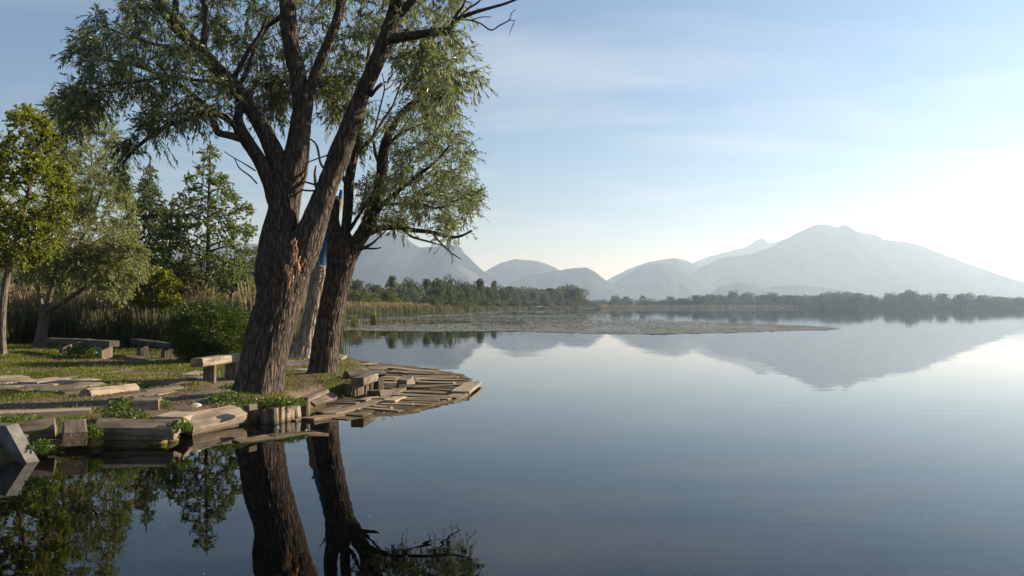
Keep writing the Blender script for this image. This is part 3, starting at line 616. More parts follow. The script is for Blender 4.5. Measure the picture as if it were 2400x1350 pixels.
# ---- second willow, at the water's edge
b2 = 16.6
willow2 = thing('willow_tree', 'slimmer dark willow at the deck, its leafy crown hanging out over the water', 'tree', (T2[0], T2[1], 0.0))
w2 = [
    [(752, 905, 44, b2), (754, 885, 37, b2), (757, 860, 31, b2), (764, 800, 28.5, b2), (773, 745, 27, b2), (782, 700, 27, b2), (793, 650, 28, b2), (799, 610, 31, b2), (798, 575, 30, b2), (795, 548, 24, b2)],
    [(800, 585, 18, b2), (787, 550, 17, b2), (780, 520, 15, b2), (780, 490, 14, b2), (784, 468, 12, b2)],
    [(800, 590, 16, b2), (806, 560, 12, b2), (811, 530, 10.5, b2), (816, 480, 10.5, b2), (818, 430, 10.5, b2), (825, 385, 9.5, b2), (834, 350, 8.5, b2), (842, 310, 7.5, b2), (848, 270, 7, b2), (856, 220, 6, b2), (862, 150, 4, b2), (870, 60, 2, b2)],
    [(805, 620, 20, b2), (820, 595, 20, b2), (835, 572, 17, b2), (850, 548, 16, b2), (864, 522, 16, b2), (877, 488, 15, b2), (888, 450, 13.5, b2), (895, 405, 12, b2), (897, 370, 11.5, b2), (904, 335, 10, b2), (918, 300, 8, b2), (945, 262, 6.5, b2), (975, 238, 6, b2), (1014, 214, 5, b2), (1050, 195, 2, b2)],
    [(862, 545, 9, b2), (880, 540, 7, b2 - .2), (900, 534, 6.5, b2 - .3), (939, 533, 5.5, b2 - .5), (965, 539, 5, b2 - .6), (1011, 544, 4.2, b2 - .8), (1043, 553, 3.2, b2 - .9), (1075, 555, 2.4, b2 - 1), (1107, 540, 1.4, b2 - 1)],
    [(940, 533, 4.2, b2 - .5), (953, 545, 3.4, b2 - .5), (968, 556, 2.8, b2 - .5), (1004, 566, 2.2, b2 - .5), (1035, 575, 1.5, b2 - .5)],
    [(1013, 545, 3, b2 - .8), (1024, 560, 2.6, b2 - .8), (1038, 575, 2.3, b2 - .9), (1058, 593, 1.8, b2 - 1), (1081, 608, 1, b2 - 1)],
    [(868, 520, 7, b2), (882, 495, 6, b2 - .2), (905, 472, 5, b2 - .4), (939, 443, 4.5, b2 - .6), (978, 412, 4, b2 - .9), (1020, 380, 3, b2 - 1.1), (1055, 340, 2, b2 - 1.2)],
    [(905, 478, 4, b2 - .3), (950, 477, 3.5, b2 - .4), (985, 478, 3, b2 - .6), (1020, 488, 2.5, b2 - .8), (1060, 480, 1.8, b2 - .9)],
    [(895, 410, 6, b2), (890, 385, 5, b2 + .2), (880, 360, 4, b2 + .4), (876, 335, 3, b2 + .5)],
    [(825, 382, 5, b2), (845, 350, 4.5, b2 + .1), (875, 320, 4, b2 + .2), (896, 284, 3.2, b2 + .3), (920, 249, 2.6, b2 + .3), (935, 207, 2, b2 + .3), (952, 166, 1.2, b2 + .3)],
    [(875, 320, 3, b2 + .2), (884, 281, 2.5, b2 + .2), (893, 243, 2, b2 + .2), (901, 207, 1.6, b2 + .2), (896, 172, 1, b2 + .2)],
    [(901, 212, 1.4, b2 + .2), (918, 200, 1.2, b2 + .2), (930, 178, .8, b2 + .2)],
    [(818, 540, 5, b2), (838, 510, 4, b2 + .2), (860, 475, 3.6, b2 + .3), (880, 445, 3, b2 + .4), (900, 420, 2, b2 + .4)],
    [(900, 350, 4, b2), (930, 320, 3.4, b2 - .3), (965, 300, 3, b2 - .5), (1010, 285, 2.4, b2 - .6), (1055, 280, 1.6, b2 - .7)],
    [(845, 585, 4, b2 - .1), (870, 572, 3, b2 - .4), (886, 558, 2.2, b2 - .5), (905, 540, 1.2, b2 - .6)],
    [(840, 585, 3.2, b2 - .1), (860, 582, 2.6, b2 - .2), (880, 583, 2, b2 - .3), (893, 580, 1.5, b2 - .3)],
    [(778, 575, 2.6, b2), (764, 560, 2, b2 - .1), (754, 545, 1.2, b2 - .1)],
    [(815, 440, 5, b2), (804, 415, 4, b2 + .1), (800, 395, 3.2, b2 + .1), (798, 372, 2.4, b2 + .1)],
]
sk2 = add_limbs(willow2, w2, M['limb_bark'], M['bark'], 200)
PL2 = [([(900, 270), (950, 240), (1040, 235), (1090, 275), (1108, 340), (1095, 385), (1125, 440), (1105, 500), (1085, 545), (1045, 545), (990, 500), (930, 500), (895, 515), (880, 470), (900, 410), (895, 340)], 175, 16.3, 1.9),
       ([(860, 510), (900, 500), (960, 510), (950, 528), (880, 530)], 14, 16.2, .5),
       ([(845, 420), (890, 400), (890, 470), (860, 500), (845, 480)], 20, 16.6, .7),
       ([(1000, 500), (1060, 520), (1085, 560), (1050, 556)], 9, 15.7, .4),
       ([(1095, 420), (1135, 430), (1130, 455), (1095, 470)], 6, 15.8, .3),
       ([(835, 240), (880, 235), (865, 330), (835, 380), (815, 340)], 22, 16.8, .6)]
tg = np.concatenate([poly_targets(p, k, d, s, rng) for p, k, d, s in PL2])
tw = grow(sk2, tg, rng, 0.018)
tb, lb = tree_crown(tw, rng, 7.5, 13, 0.34, 0.10, 0.020, 0.30)
part('twigs', tb.mesh('twigs', M['twig_bark'], T2 * [1, 1, 0]), willow2, loc=willow2.location[:])
part('crown', lb.mesh('crown', M['willow_leaf'], T2 * [1, 1, 0]), willow2, loc=willow2.location[:])

# ---- dead trunk with a painted section
b3 = 22.6
dead = thing('dead_tree', 'bare pale dead trunk painted blue above, behind the two willows', 'tree', (T3[0], T3[1], 0.0))
add_limbs(dead, [[(700, 850, 40, b3), (708, 828, 30, b3), (718, 795, 21, b3), (727, 755, 17, b3), (735, 710, 16, b3), (743, 665, 16.5, b3), (748, 640, 19, b3), (752, 622, 16, b3)]], M['dead_bark'], M['dead_bark'], 300)
path, rad = limb_path([(749, 632, 14.5, b3), (753, 612, 15, b3), (760, 585, 14, b3), (770, 545, 13, b3), (780, 505, 13, b3)], 0.05)
V, fs = tube(path, rad, 28, bark_disp(0.006, 3, 3, 333)); part('painted_section', mesh_np('painted_section', V - path[0], fs, M['blue_paint'], None, True), dead, loc=tuple(path[0]))
path, rad = limb_path([(780, 508, 12.5, b3), (788, 485, 12.5, b3), (794, 462, 12, b3)], 0.05)
V, fs = tube(path, rad, 24, bark_disp(0.02, 3, 3, 353)); part('broken_top', mesh_np('broken_top', V - path[0], fs, M['dead_bark'], None, True), dead, loc=tuple(path[0]))
path, rad = limb_path([(750, 622, 4, b3 - .15), (741, 610, 3.4, b3 - .2), (735, 602, 2.4, b3 - .2)], 0.05)
V, fs = tube(path, rad, 8); part('branch_stub', mesh_np('branch_stub', V - path[0], fs, M['blue_paint'], None, True), dead, loc=tuple(path[0]))
path, rad = limb_path([(797, 466, 5, b3 - .1), (799, 455, 5, b3 - .1), (800, 445, 3.5, b3 - .1)], 0.05)
V, fs = tube(path, rad, 10); part('branch_stub', mesh_np('branch_stub', V - path[0], fs, M['blue_paint'], None, True), dead, loc=tuple(path[0]))
bw = Buf()     # burr of split wood under the paint
for k in range(26):
    c = P(745 + rng.normal() * 6, 640 + rng.normal() * 9, b3 - 0.19 + rng.uniform(-.03, .03)); e = c + np.array([rng.normal() * .03, -.02, rng.uniform(-.1, .1)])
    V, fs = tube(catmull([c, (c + e) / 2 + rng.normal(size=3) * .02, e], .03), np.linspace(rng.uniform(.02, .05), .008, len(catmull([c, (c + e) / 2, e], .03))) if False else np.full(len(catmull([c, (c + e) / 2 + 0 * c, e], .03)), .02), 5) if False else tube(np.linspace(c, e, 4), np.array([.012, .035, .03, .01]), 6)
    bw.add(V, fs)
woff = P(745, 640, b3 - .2); part('burr', bw.mesh('burr', M['dead_bark'], woff), dead, loc=tuple(woff), kind='stuff')

# ---- young trees at the left
def side_tree(label, limbs, polys, mats, seed, leaf=(4.0, 9, 0.30, 0.075, 0.05, 0.1), base=None, name='tree', cat='tree', r0=0.014, bark='young_bark'):
    rg_ = np.random.default_rng(seed)
    p0 = P(limbs[0][0][0], limbs[0][0][1], limbs[0][0][3])
    root = thing(name, label, cat, (p0[0], p0[1], 0.0))
    sk = add_limbs(root, limbs, M[bark], M[bark], seed)
    t_ = np.concatenate([poly_targets(p, k, d, s, rg_) for p, k, d, s in polys])
    twg = grow(sk, t_, rg_, r0)
    tb_, lb_ = tree_crown(twg, rg_, *leaf[:2], *leaf[2:5], leaf[5], t_.mean(0))
    part('twigs', tb_.mesh('twigs', M['twig_bark'], (p0[0], p0[1], 0)), root, loc=root.location[:])
    part('crown', lb_.mesh('crown', M[mats], (p0[0], p0[1], 0)), root, loc=root.location[:])
    return root
d1 = 24.0
side_tree('yellow green broad leaved tree with slender lit trunk at the lawn edge', [
    [(6, 832, 9, d1), (5, 800, 7.5, d1), (6, 740, 6.5, d1), (11, 680, 6.5, d1), (22, 620, 6, d1), (38, 565, 5.5, d1), (52, 510, 5, d1), (66, 455, 4.2, d1), (80, 400, 3.5, d1), (95, 340, 2.6, d1), (105, 280, 1.6, d1)],
    [(24, 615, 4, d1), (-10, 560, 3, d1), (-40, 500, 2.4, d1), (-60, 430, 1.4, d1)], [(45, 540, 4, d1), (90, 500, 3, d1 - .3), (130, 470, 2, d1 - .5), (150, 430, 1.2, d1 - .5)],
    [(30, 590, 3.5, d1), (80, 570, 2.6, d1 - .5), (120, 560, 1.6, d1 - .8)], [(66, 455, 3, d1), (30, 410, 2.4, d1 + .3), (10, 360, 1.5, d1 + .5)]],
    [([(-90, 320), (0, 350), (30, 270), (60, 255), (105, 250), (130, 300), (160, 380), (175, 440), (160, 520), (150, 580), (110, 605), (60, 615), (0, 640), (-90, 600)], 330, d1, 1.3)],
    'yellow_leaf', 501, (9, 12, 0.26, 0.085, 0.062, 0.1))
d2 = 28.0
side_tree('grey green willow with forked trunk growing behind the log bench', [
    [(90, 825, 14, d2), (94, 805, 11.5, d2), (99, 770, 10.5, d2), (104, 735, 9.5, d2), (108, 715, 8.5, d2)],
    [(108, 722, 7, d2), (118, 690, 5.5, d2), (130, 640, 5, d2), (146, 570, 4.2, d2), (158, 500, 3.6, d2), (160, 420, 3, d2), (150, 340, 2.2, d2), (140, 270, 1.2, d2)],
    [(105, 730, 7, d2), (140, 712, 5, d2 - .3), (175, 690, 4.4, d2 - .6), (215, 660, 3.6, d2 - .9), (250, 620, 2.6, d2 - 1), (280, 570, 1.6, d2 - 1)],
    [(104, 735, 5, d2), (92, 690, 4.5, d2 + .3), (84, 640, 3.8, d2 + .5), (78, 570, 3, d2 + .8), (90, 480, 2, d2 + .8)],
    [(130, 640, 4, d2), (180, 580, 3.4, d2 - .2), (220, 500, 2.8, d2 - .3), (245, 420, 2.2, d2 - .4), (255, 330, 1.4, d2 - .4)],
    [(150, 540, 3, d2), (200, 480, 2.4, d2 + .6), (215, 380, 1.8, d2 + .9), (200, 290, 1.2, d2 + 1)]],
    [([(95, 250), (140, 232), (220, 240), (262, 290), (280, 360), (300, 430), (308, 500), (318, 560), (250, 600), (150, 600), (80, 560), (70, 480), (95, 380)], 330, d2 + .3, 2.2),
     ([(210, 560), (300, 555), (332, 590), (330, 640), (280, 690), (235, 685), (190, 640)], 120, d2 - .8, 1.1),
     ([(60, 580), (200, 590), (200, 650), (150, 690), (60, 660)], 70, d2, 1.4)],
    'silver_leaf', 502, (13, 17, 0.40, 0.085, 0.032, 0.2))
d3 = 37.0
def tiers(cx, top, bot, halfw, d, seed, n_=15, lean=0):
    rg_ = np.random.default_rng(seed); out = []
    for k in range(n_):
        t = (k + .6) / n_; y = top + (bot - top) * t; a = rg_.uniform(0, 2 * np.pi); L = halfw * (0.25 + 0.75 * t ** .8) * rg_.uniform(.75, 1.1)
        ex = cx + math.cos(a) * L; ed = d + math.sin(a) * L / ppm(d)
        out.append([(cx, y, 2.6 * (0.5 + t), d), ((cx + ex) / 2, y - 10, 2 * (0.4 + t * .7), (d + ed) / 2), (ex, y - 14 + rg_.normal() * 6, 1.0, ed)])
    return out
side_tree('dark narrow alder with loose spiky top left of the taller alder', [[(348, 755, 6, d3), (349, 690, 5, d3), (350, 600, 4.2, d3), (351, 500, 3, d3), (352, 420, 2, d3), (352, 365, 1.1, d3)]] + tiers(350, 400, 690, 50, d3, 61, 14),
    [([(350, 368), (362, 420), (380, 455), (394, 505), (396, 590), (385, 660), (318, 660), (300, 570), (302, 500), (325, 450), (340, 415)], 300, d3, 1.0)], 'dark_leaf', 503, (7.5, 11, 0.30, 0.09, 0.066, 0.05))
d4 = 34.0
side_tree('tall pyramid shaped alder with airy tiers of leaves left of the big willow', [[(492, 750, 6.5, d4), (490, 690, 5.5, d4), (488, 600, 4.6, d4), (489, 500, 3.4, d4), (491, 420, 2.2, d4), (493, 330, 1.1, d4)]] + tiers(490, 365, 690, 100, d4, 62, 24),
    [([(493, 330), (512, 365), (522, 410), (548, 440), (562, 470), (470, 470), (425, 470), (432, 420), (462, 400), (475, 350)], 70, d4, .9),
     ([(425, 470), (560, 465), (600, 490), (600, 540), (582, 560), (606, 590), (600, 640), (560, 680), (430, 690), (415, 610), (418, 540)], 300, d4, 1.6)], 'alder_leaf', 504, (6, 10, 0.30, 0.09, 0.07, 0.05))
side_tree('low yellow green alder filling the gap between the two alders', [[(402, 750, 5, 33), (400, 690, 4, 33), (398, 600, 3.2, 33), (402, 520, 2.2, 33), (404, 462, 1.1, 33)]] + tiers(400, 490, 700, 45, 33, 63, 12),
    [([(404, 458), (425, 490), (440, 560), (445, 650), (420, 690), (350, 690), (345, 620), (372, 530)], 190, 33, .9)], 'alder_leaf', 505, (6, 10, 0.28, 0.09, 0.07, 0.05))
side_tree('bright yellow green sapling in front of the dry reeds', [[(362, 790, 4, 29), (360, 740, 3.4, 29), (358, 690, 2.6, 29), (350, 640, 1.4, 29)], [(361, 735, 2.4, 29), (385, 700, 1.8, 29), (405, 660, 1, 29)], [(360, 730, 2.2, 29), (335, 700, 1.6, 29), (320, 670, 1, 29)]],
    [([(318, 655), (350, 630), (395, 638), (425, 670), (425, 715), (390, 740), (330, 735), (308, 700)], 120, 29, .6)], 'yellow_leaf', 506, (8, 12, 0.22, 0.08, 0.058, 0.05))
side_tree('thin sapling with small leaves beside the tall reeds and round bush', [[(545, 770, 3.6, 30), (543, 700, 3, 30), (548, 640, 2, 30), (552, 600, 1, 30)], [(543, 690, 2, 30), (570, 650, 1.4, 30), (585, 620, .9, 30)], [(543, 700, 2, 30), (520, 660, 1.4, 30), (510, 630, .9, 30)]],
    [([(510, 615), (560, 595), (596, 620), (598, 670), (560, 690), (515, 680)], 60, 30, .6)], 'alder_leaf', 507, (6, 10, 0.22, 0.08, 0.058, 0.05))
# trees further left, partly out of frame
side_tree('broad grey green tree at the far left behind the yellow green tree', [[(-70, 800, 11, 33), (-68, 700, 9, 33), (-60, 600, 7, 33), (-50, 480, 5, 33), (-40, 380, 3, 33), (-30, 300, 1.5, 33)], [(-62, 620, 5, 33), (-10, 540, 3.5, 33), (20, 470, 2, 33)], [(-65, 650, 5, 33), (0, 620, 3.5, 32.5), (60, 590, 2, 32)]],
    [([(-160, 300), (-60, 270), (-5, 300), (10, 380), (40, 470), (70, 560), (60, 640), (-20, 680), (-160, 680)], 240, 33, 2)], 'silver_leaf', 508, (11, 15, 0.40, 0.095, 0.042, 0.15))

# ---- the round bush behind the weathered bench
rg_ = np.random.default_rng(77)
db = 20.8; cb = P(492, 770, db); cb[2] = 0.95
bush = thing('round_bush', 'dense round dark green bush behind the weathered bench', 'bush', (cb[0], cb[1], 0.25))
tb_, lb_ = Buf(), Buf()
for k in range(46):
    a = rg_.uniform(0, 2 * np.pi); el = rg_.uniform(.15, 1.4)
    e = np.array([math.cos(a) * math.cos(el), math.sin(a) * math.cos(el), math.sin(el)]) * [0.95, .9, 1.25]
    b_ = np.array([cb[0] + rg_.normal() * .12, cb[1] + rg_.normal() * .12, .22]); t_ = np.array([cb[0], cb[1], .35]) + e * rg_.uniform(.8, 1)
    V, fs = tube(catmull([b_, (b_ + t_) / 2 + [0, 0, .1], t_], .15), np.linspace(.014, .004, len(catmull([b_, (b_ + t_) / 2, t_], .15))), 4) if False else tube(np.linspace(b_, t_, 6), np.linspace(.014, .004, 6), 4); tb_.add(V, fs)
n_ = 34000
dirs = rg_.normal(size=(n_, 3)); dirs /= np.linalg.norm(dirs, axis=1)[:, None]
rr = rg_.uniform(0.25, 1, n_) ** 0.4
lump = 1 + 0.30 * fbm(dirs * 2.1, 3, 71) + 0.14 * fbm(dirs * 5.5, 2, 72)
pos = dirs * (rr * lump)[:, None] * [1.06, 1.0, 0.86] + [cb[0], cb[1], 0.98]
shoot = rg_.normal(size=(70, 3)); shoot[:, 2] = np.abs(shoot[:, 2]) + .2; shoot /= np.linalg.norm(shoot, axis=1)[:, None]
for d_ in shoot:
    q_ = rg_.uniform(.85, 1.28, 26)[:, None] * d_ * [1.06, 1.0, .86] + [cb[0], cb[1], .98] + rg_.normal(size=(26, 3)) * .025; pos = np.vstack([pos, q_]); dirs = np.vstack([dirs, np.repeat(d_[None], 26, 0)])
keep = pos[:, 2] > 0.22; pos, dirs = pos[keep], dirs[keep]
V, fq = leaf_quads(pos, dirs + rg_.normal(size=pos.shape) * .8, 0.055, 0.03, rg_)
lb_.add(V, [fq], np.repeat(np.clip(.35 + rg_.normal(size=len(pos)) * .25 + 0.5 * fbm(pos * 2.5, 2, 3), 0, 1), 4))
off = np.array(bush.location[:])
part('stems', tb_.mesh('stems', M['twig_bark'], off), bush, loc=tuple(off)); part('foliage', lb_.mesh('foliage', M['bush_leaf'], off), bush, loc=tuple(off))

# ------------------------------------------------------------------ reeds
def reed_patch(xs, ys, zs, hs, ws, rng, buf, dry):
    """each reed: a bent blade of two quads, dry plume on top when tall"""
    n_ = len(xs); a = rng.uniform(0, np.pi, n_); lean = rng.normal(size=(n_, 2)) * 0.10
    b = np.stack([xs, ys, zs], -1); side = np.stack([np.cos(a), np.sin(a), 0 * a], -1) * ws[:, None]
    m_ = b + np.stack([lean[:, 0] * hs * .3, lean[:, 1] * hs * .3, hs * .55], -1); t = b + np.stack([lean[:, 0] * hs, lean[:, 1] * hs, hs], -1)
    V = np.stack([b - side * .6, b + side * .6, m_ + side, m_ - side, t + side * .5, t - side * .5], 1).reshape(-1, 3)
    k = np.arange(n_)[:, None] * 6
    q = np.concatenate([k + [[0, 1, 2, 3]], k + [[3, 2, 4, 5]]])
    lo = np.clip(dry * 0.35 + rng.normal(size=n_) * .08, 0, 1); hi = np.clip(dry + rng.normal(size=n_) * .15, 0, 1)
    tint = np.stack([lo, lo, (lo + hi) / 2, (lo + hi) / 2, hi, hi], 1).ravel()
    buf.add(V, [q], tint)
rb = Buf(); rr_ = np.random.default_rng(5)
# belt behind the lawn, from the far left to behind the dead trunk
A_, B_ = [], []
n_ = 30000
u = rr_.uniform(0, 1, n_); px = -220 + u * 960; dd = 29.5 + rr_.uniform(0, 1, n_) ** 1.5 * 22 + 2.0 * np.sin(px * .013)
xs = (px - 1200) / F * dd; ys = dd; s_ = sdist(xs, ys); k = s_ > 0.15; xs, ys, dd = xs[k], ys[k], dd[k]
zs = height(xs, ys); front = dd < 32.5
hs = np.where(front, rr_.uniform(.7, 1.5, len(xs)), rr_.uniform(1.5, 2.5, len(xs))) * (1 + .15 * fbm2(xs * .3, ys * .3, 2, 8))
reed_patch(xs, ys, zs - .05, hs, rr_.uniform(.010, .026, len(xs)), rr_, rb, np.where(front, rr_.uniform(0, .25, len(xs)), rr_.uniform(.55, 1, len(xs))))
link('reeds', rb.mesh('reeds', M['reed']), kind='stuff')
# belt along the shore out to the point
rb = Buf(); line = LAKE[len(near_shore) + 1: len(near_shore) + 1 + 14]
seg = np.linalg.norm(np.diff(line, axis=0), axis=1)
for i in range(len(line) - 1):
    a, b = line[i], line[i + 1]; L = seg[i]; dist = np.linalg.norm((a + b) / 2)
    cnt = int(min(7000, L * (90 if dist < 120 else 55 if dist < 260 else 16)))
    t = rr_.uniform(0, 1, cnt)[:, None]; nrm = np.array([-(b - a)[1], (b - a)[0]]) / (L + 1e-9)
    mid = (a + b) / 2
    if sdist(np.array([mid[0] + nrm[0]]), np.array([mid[1] + nrm[1]]))[0] < 0: nrm = -nrm
    w = (3.5 if dist < 60 else 14 if dist < 260 else 26)
    off = (rr_.uniform(0, 1, cnt) ** 1.6)[:, None] * w - 0.6
    q = a + (b - a) * t + nrm * off; zs = np.maximum(height(q[:, 0], q[:, 1]), -0.3)
    fr_ = off[:, 0] < w * .12
    hs = np.where(fr_, rr_.uniform(1.3, 2.1, cnt), rr_.uniform(1.8, 2.6, cnt)) * (1 + .2 * fbm2(q[:, 0] * .2, q[:, 1] * .2, 2, 4))
    reed_patch(q[:, 0], q[:, 1], zs, hs, rr_.uniform(.02, .05, cnt) * max(.6, min(3.0, dist / 120)), rr_, rb, np.where(fr_, rr_.uniform(0, .35, cnt), rr_.uniform(.4, .9, cnt)))
link('shore_reeds', rb.mesh('shore_reeds', M['reed']), kind='stuff')
for px, py, top, nn_, lab in ((877, 760, 726, 130, 'lone tuft of reeds standing in open water, the right of two'), (833, 768, 735, 80, 'smaller tuft of reeds in the water beside the reed belt')):
    g = G(px, py); rb = Buf(); hgt = (py - top) / ppm(g[1])
    xs = g[0] + rr_.normal(size=nn_) * .22; ys = g[1] + rr_.normal(size=nn_) * .3
    reed_patch(xs, ys, np.full(nn_, -.1), hgt * rr_.uniform(.6, 1.05, nn_), rr_.uniform(.015, .035, nn_), rr_, rb, rr_.uniform(.05, .6, nn_))
    thing('reed_tuft', lab, 'reeds', (g[0], g[1], 0), 'reed tufts in the water', rb.mesh('reed_tuft', M['reed'], (g[0], g[1], 0)))

# ------------------------------------------------------------------ lily pads
PADS = [xy(*p) for p in [(795, 772), (900, 776), (1050, 777), (1170, 776), (1300, 779), (1420, 782), (1530, 783), (1650, 781), (1800, 778), (1900, 775), (1985, 770), (1900, 764), (1760, 758), (1600, 752), (1480, 744), (1400, 737), (1340, 731.5), (1280, 727), (1200, 727), (1150, 730), (1050, 736), (960, 740.5), (880, 744), (800, 749)]]
HOLE = [xy(*p) for p in [(800, 754), (900, 752), (1010, 750), (1100, 752), (1110, 757), (1050, 759), (960, 761), (800, 764)]]
pb = Buf(); n_ = 0; pr = np.random.default_rng(15); pp = np.array(PADS)
cand = []
for lo, hi, cnt in ((740, 784, 95000), (727, 744, 60000)):
    py = pr.uniform(lo, hi, cnt); px = pr.uniform(780, 2000, cnt); dd = CAMZ * F / (py - HORIZON)
    cand.append(np.stack([(px - 1200) / F * dd, dd], -1))
q = np.concatenate(cand); jx = q[:, 0] + 3.0 * fbm2(q[:, 0] * .25, q[:, 1] * .25, 3, 91); jy = q[:, 1] * (1 + .05 * fbm2(q[:, 0] * .12, q[:, 1] * .08, 4, 92)); k = in_poly(jx, jy, pp); k &= ~in_poly(q[:, 0], q[:, 1], np.array(HOLE)) | (pr.uniform(size=len(q)) < .12)
dens = fbm2(q[:, 0] * .16, q[:, 1] * .05, 4, 41); k &= pr.uniform(size=len(q)) < np.clip(.66 + 1.8 * dens, .04, 1)
q = q[k]; n_ = len(q); dd = q[:, 1]
R = pr.uniform(.10, .18, n_) * np.clip(dd / 110, 1, 2.6); tilt = pr.normal(size=(n_, 2)) * .018
ang = np.arange(6) / 6 * 2 * np.pi
raise_ = np.where(pr.uniform(size=n_) < .12, pr.uniform(.015, .05, n_), .01)
V = np.stack([q[:, 0:1] + R[:, None] * np.cos(ang), q[:, 1:2] + R[:, None] * np.sin(ang), raise_[:, None] + R[:, None] * np.maximum(tilt[:, :1] * np.cos(ang) + tilt[:, 1:] * np.sin(ang), -.04)], -1).reshape(-1, 3)
pb.add(V, [np.arange(n_ * 6).reshape(-1, 6)], np.repeat(pr.uniform(0, 1, n_), 6))
m, n, o = new_mat('lily_pad'); a_ = N(n, 'ShaderNodeAttribute', attribute_name='tint')
c_ = ramp(n, a_.outputs['Fac'], [(0.0, (0.085, 0.085, 0.045)), (0.7, (0.18, 0.175, 0.095)), (1.0, (0.29, 0.265, 0.16))])
b_ = N(n, 'ShaderNodeBsdfPrincipled'); b_.inputs['Roughness'].default_value = .42; b_.inputs['Specular IOR Level'].default_value = .5; n.links.new(c_, b_.inputs['Base Color']); n.links.new(b_.outputs[0], o.inputs[0]); M['lily'] = m
link('lily_pads', pb.mesh('lily_pads', m), kind='stuff')

# ------------------------------------------------------------------ far trees
def far_proto(kind, seed, mat):
    """unit tree: height 1, half width about .5; returns (trunk mesh, crown mesh)"""
    r = np.random.default_rng(seed); cen = []
    if kind == 'round':
        for _ in range(34):
            d = r.normal(size=3); d /= np.linalg.norm(d); q = d * r.uniform(.2, 1) ** .5 * [.40, .40, .38] + [0, 0, .55]; cen.append((q, r.uniform(.10, .17)))
    elif kind == 'dome':
        for _ in range(36):
            d = r.normal(size=3); d[2] = abs(d[2]); d /= np.linalg.norm(d); q = d * r.uniform(.3, 1) ** .5 * [.44, .44, .82] + [0, 0, .06]; cen.append((q, r.uniform(.11, .17)))
    elif kind == 'tall':
        for _ in range(34):
            t = r.uniform(0, 1); w = .30 * math.sin(math.pi * min(1, .12 + t * .86)) ** .7 + .03; a = r.uniform(0, 6.28); q = np.array([math.cos(a) * w * r.uniform(.2, 1), math.sin(a) * w * r.uniform(.2, 1), .12 + t * .80]); cen.append((q, r.uniform(.07, .13)))
    else:
        for _ in range(30):
            t = r.uniform(0, 1) ** .7; w = .42 * (1 - t) + .06; a = r.uniform(0, 6.28); q = np.array([math.cos(a) * w * r.uniform(.3, 1), math.sin(a) * w * r.uniform(.3, 1), .12 + t * .8]); cen.append((q, r.uniform(.06, .12)))
    B = Buf()
    for q, s in cen:
        k = 90; d = r.normal(size=(k, 3)); d /= np.linalg.norm(d, axis=1)[:, None]
        b = q + d * (s * r.uniform(.55, 1.05, k) ** .5)[:, None]; b[:, 2] = np.maximum(b[:, 2], .01)
        V, fq = leaf_quads(b, d + r.normal(size=(k, 3)) * .7, .055, .045, r); B.add(V, [fq], np.repeat(np.clip(r.uniform(.2, .8) + r.normal(size=k) * .15, 0, 1), 4))
    T = Buf(); V, fs = tube(np.array([[0, 0, -.02], [.01, 0, .2], [0, .01, .5], [.01, 0, .8]]), np.array([.028, .02, .014, .006]), 6); T.add(V, fs)
    for k in range(6):
        q, s = cen[k * 3]; st_ = np.array([0, 0, .12 + .08 * k]); V, fs = tube(np.array([st_, (st_ + q) / 2 + [0, 0, .02], q]), np.array([.012, .008, .004]), 5); T.add(V, fs)
    return T.mesh('trunk', M['twig_bark']), B.mesh('crown', M[mat])
PROTO = {}
for kind in ('round', 'dome', 'tall', 'cone'):
    for mt in ('far_leaf', 'far_olive', 'far_silver'):
        if mt == 'far_silver' and kind != 'round': continue
        for v in range(3 if mt == 'far_leaf' else 1): PROTO[(kind, mt, v)] = far_proto(kind, hash((len(kind), len(mt), v)) % 1000 + len(PROTO), mt)
fr_rng = np.random.default_rng(99)
ORD = ['first', 'second', 'third', 'fourth', 'fifth', 'sixth', 'seventh', 'eighth', 'ninth', 'tenth', 'eleventh', 'twelfth', 'thirteenth']
def relative(px, row, anchors, what):
    """'what, third right of anchor', counted along the row"""
    a = min(anchors, key=lambda k: abs(sorted(row).index(k) - sorted(row).index(px))); d = sorted(row).index(px) - sorted(row).index(a)
    return f"{what}, {ORD[abs(d) - 1]} {'right' if d > 0 else 'left'} of {anchors[a]}"
def far_tree(px, top, wpx, D, kind, mat, label, group, name='tree', v=None, base=None):
    if 800 < px < 1380: D = max(D, float(np.interp(px, [800, 880, 960, 1050, 1150, 1200, 1255, 1300, 1380], [165, 172, 195, 252, 385, 520, 625, 665, 712])) + (0 if top < 690 else -12))
    x = (px - 1200) / F * D; z0 = max(H(x, D), .2); h = (HORIZON - top) / F * D + CAMZ - z0; w = wpx / ppm(D)
    v = int(fr_rng.integers(3)) if mat == 'far_leaf' else 0
    t_, c_ = PROTO[(kind, mat, v)]
    root = thing(name, label, 'bush' if name == 'bush' else 'tree', (x, D, z0 - .05), group)
    root.rotation_euler = (0, 0, fr_rng.uniform(0, 6.28)); half = {'round': .54, 'dome': .56, 'tall': .36, 'cone': .46}[kind]
    sc = 1.3 * w / (2 * half); root.scale = (sc, sc, h * {'round': 1.08, 'dome': 1.03, 'tall': 1.02, 'cone': 1.02}[kind])
    for nm, me_ in (('trunk', t_), ('crown', c_)):
        o_ = bpy.data.objects.new(nm, me_); COL.objects.link(o_); o_.parent = root
    return root
GL = 'trees behind the reed belt on the left shore'
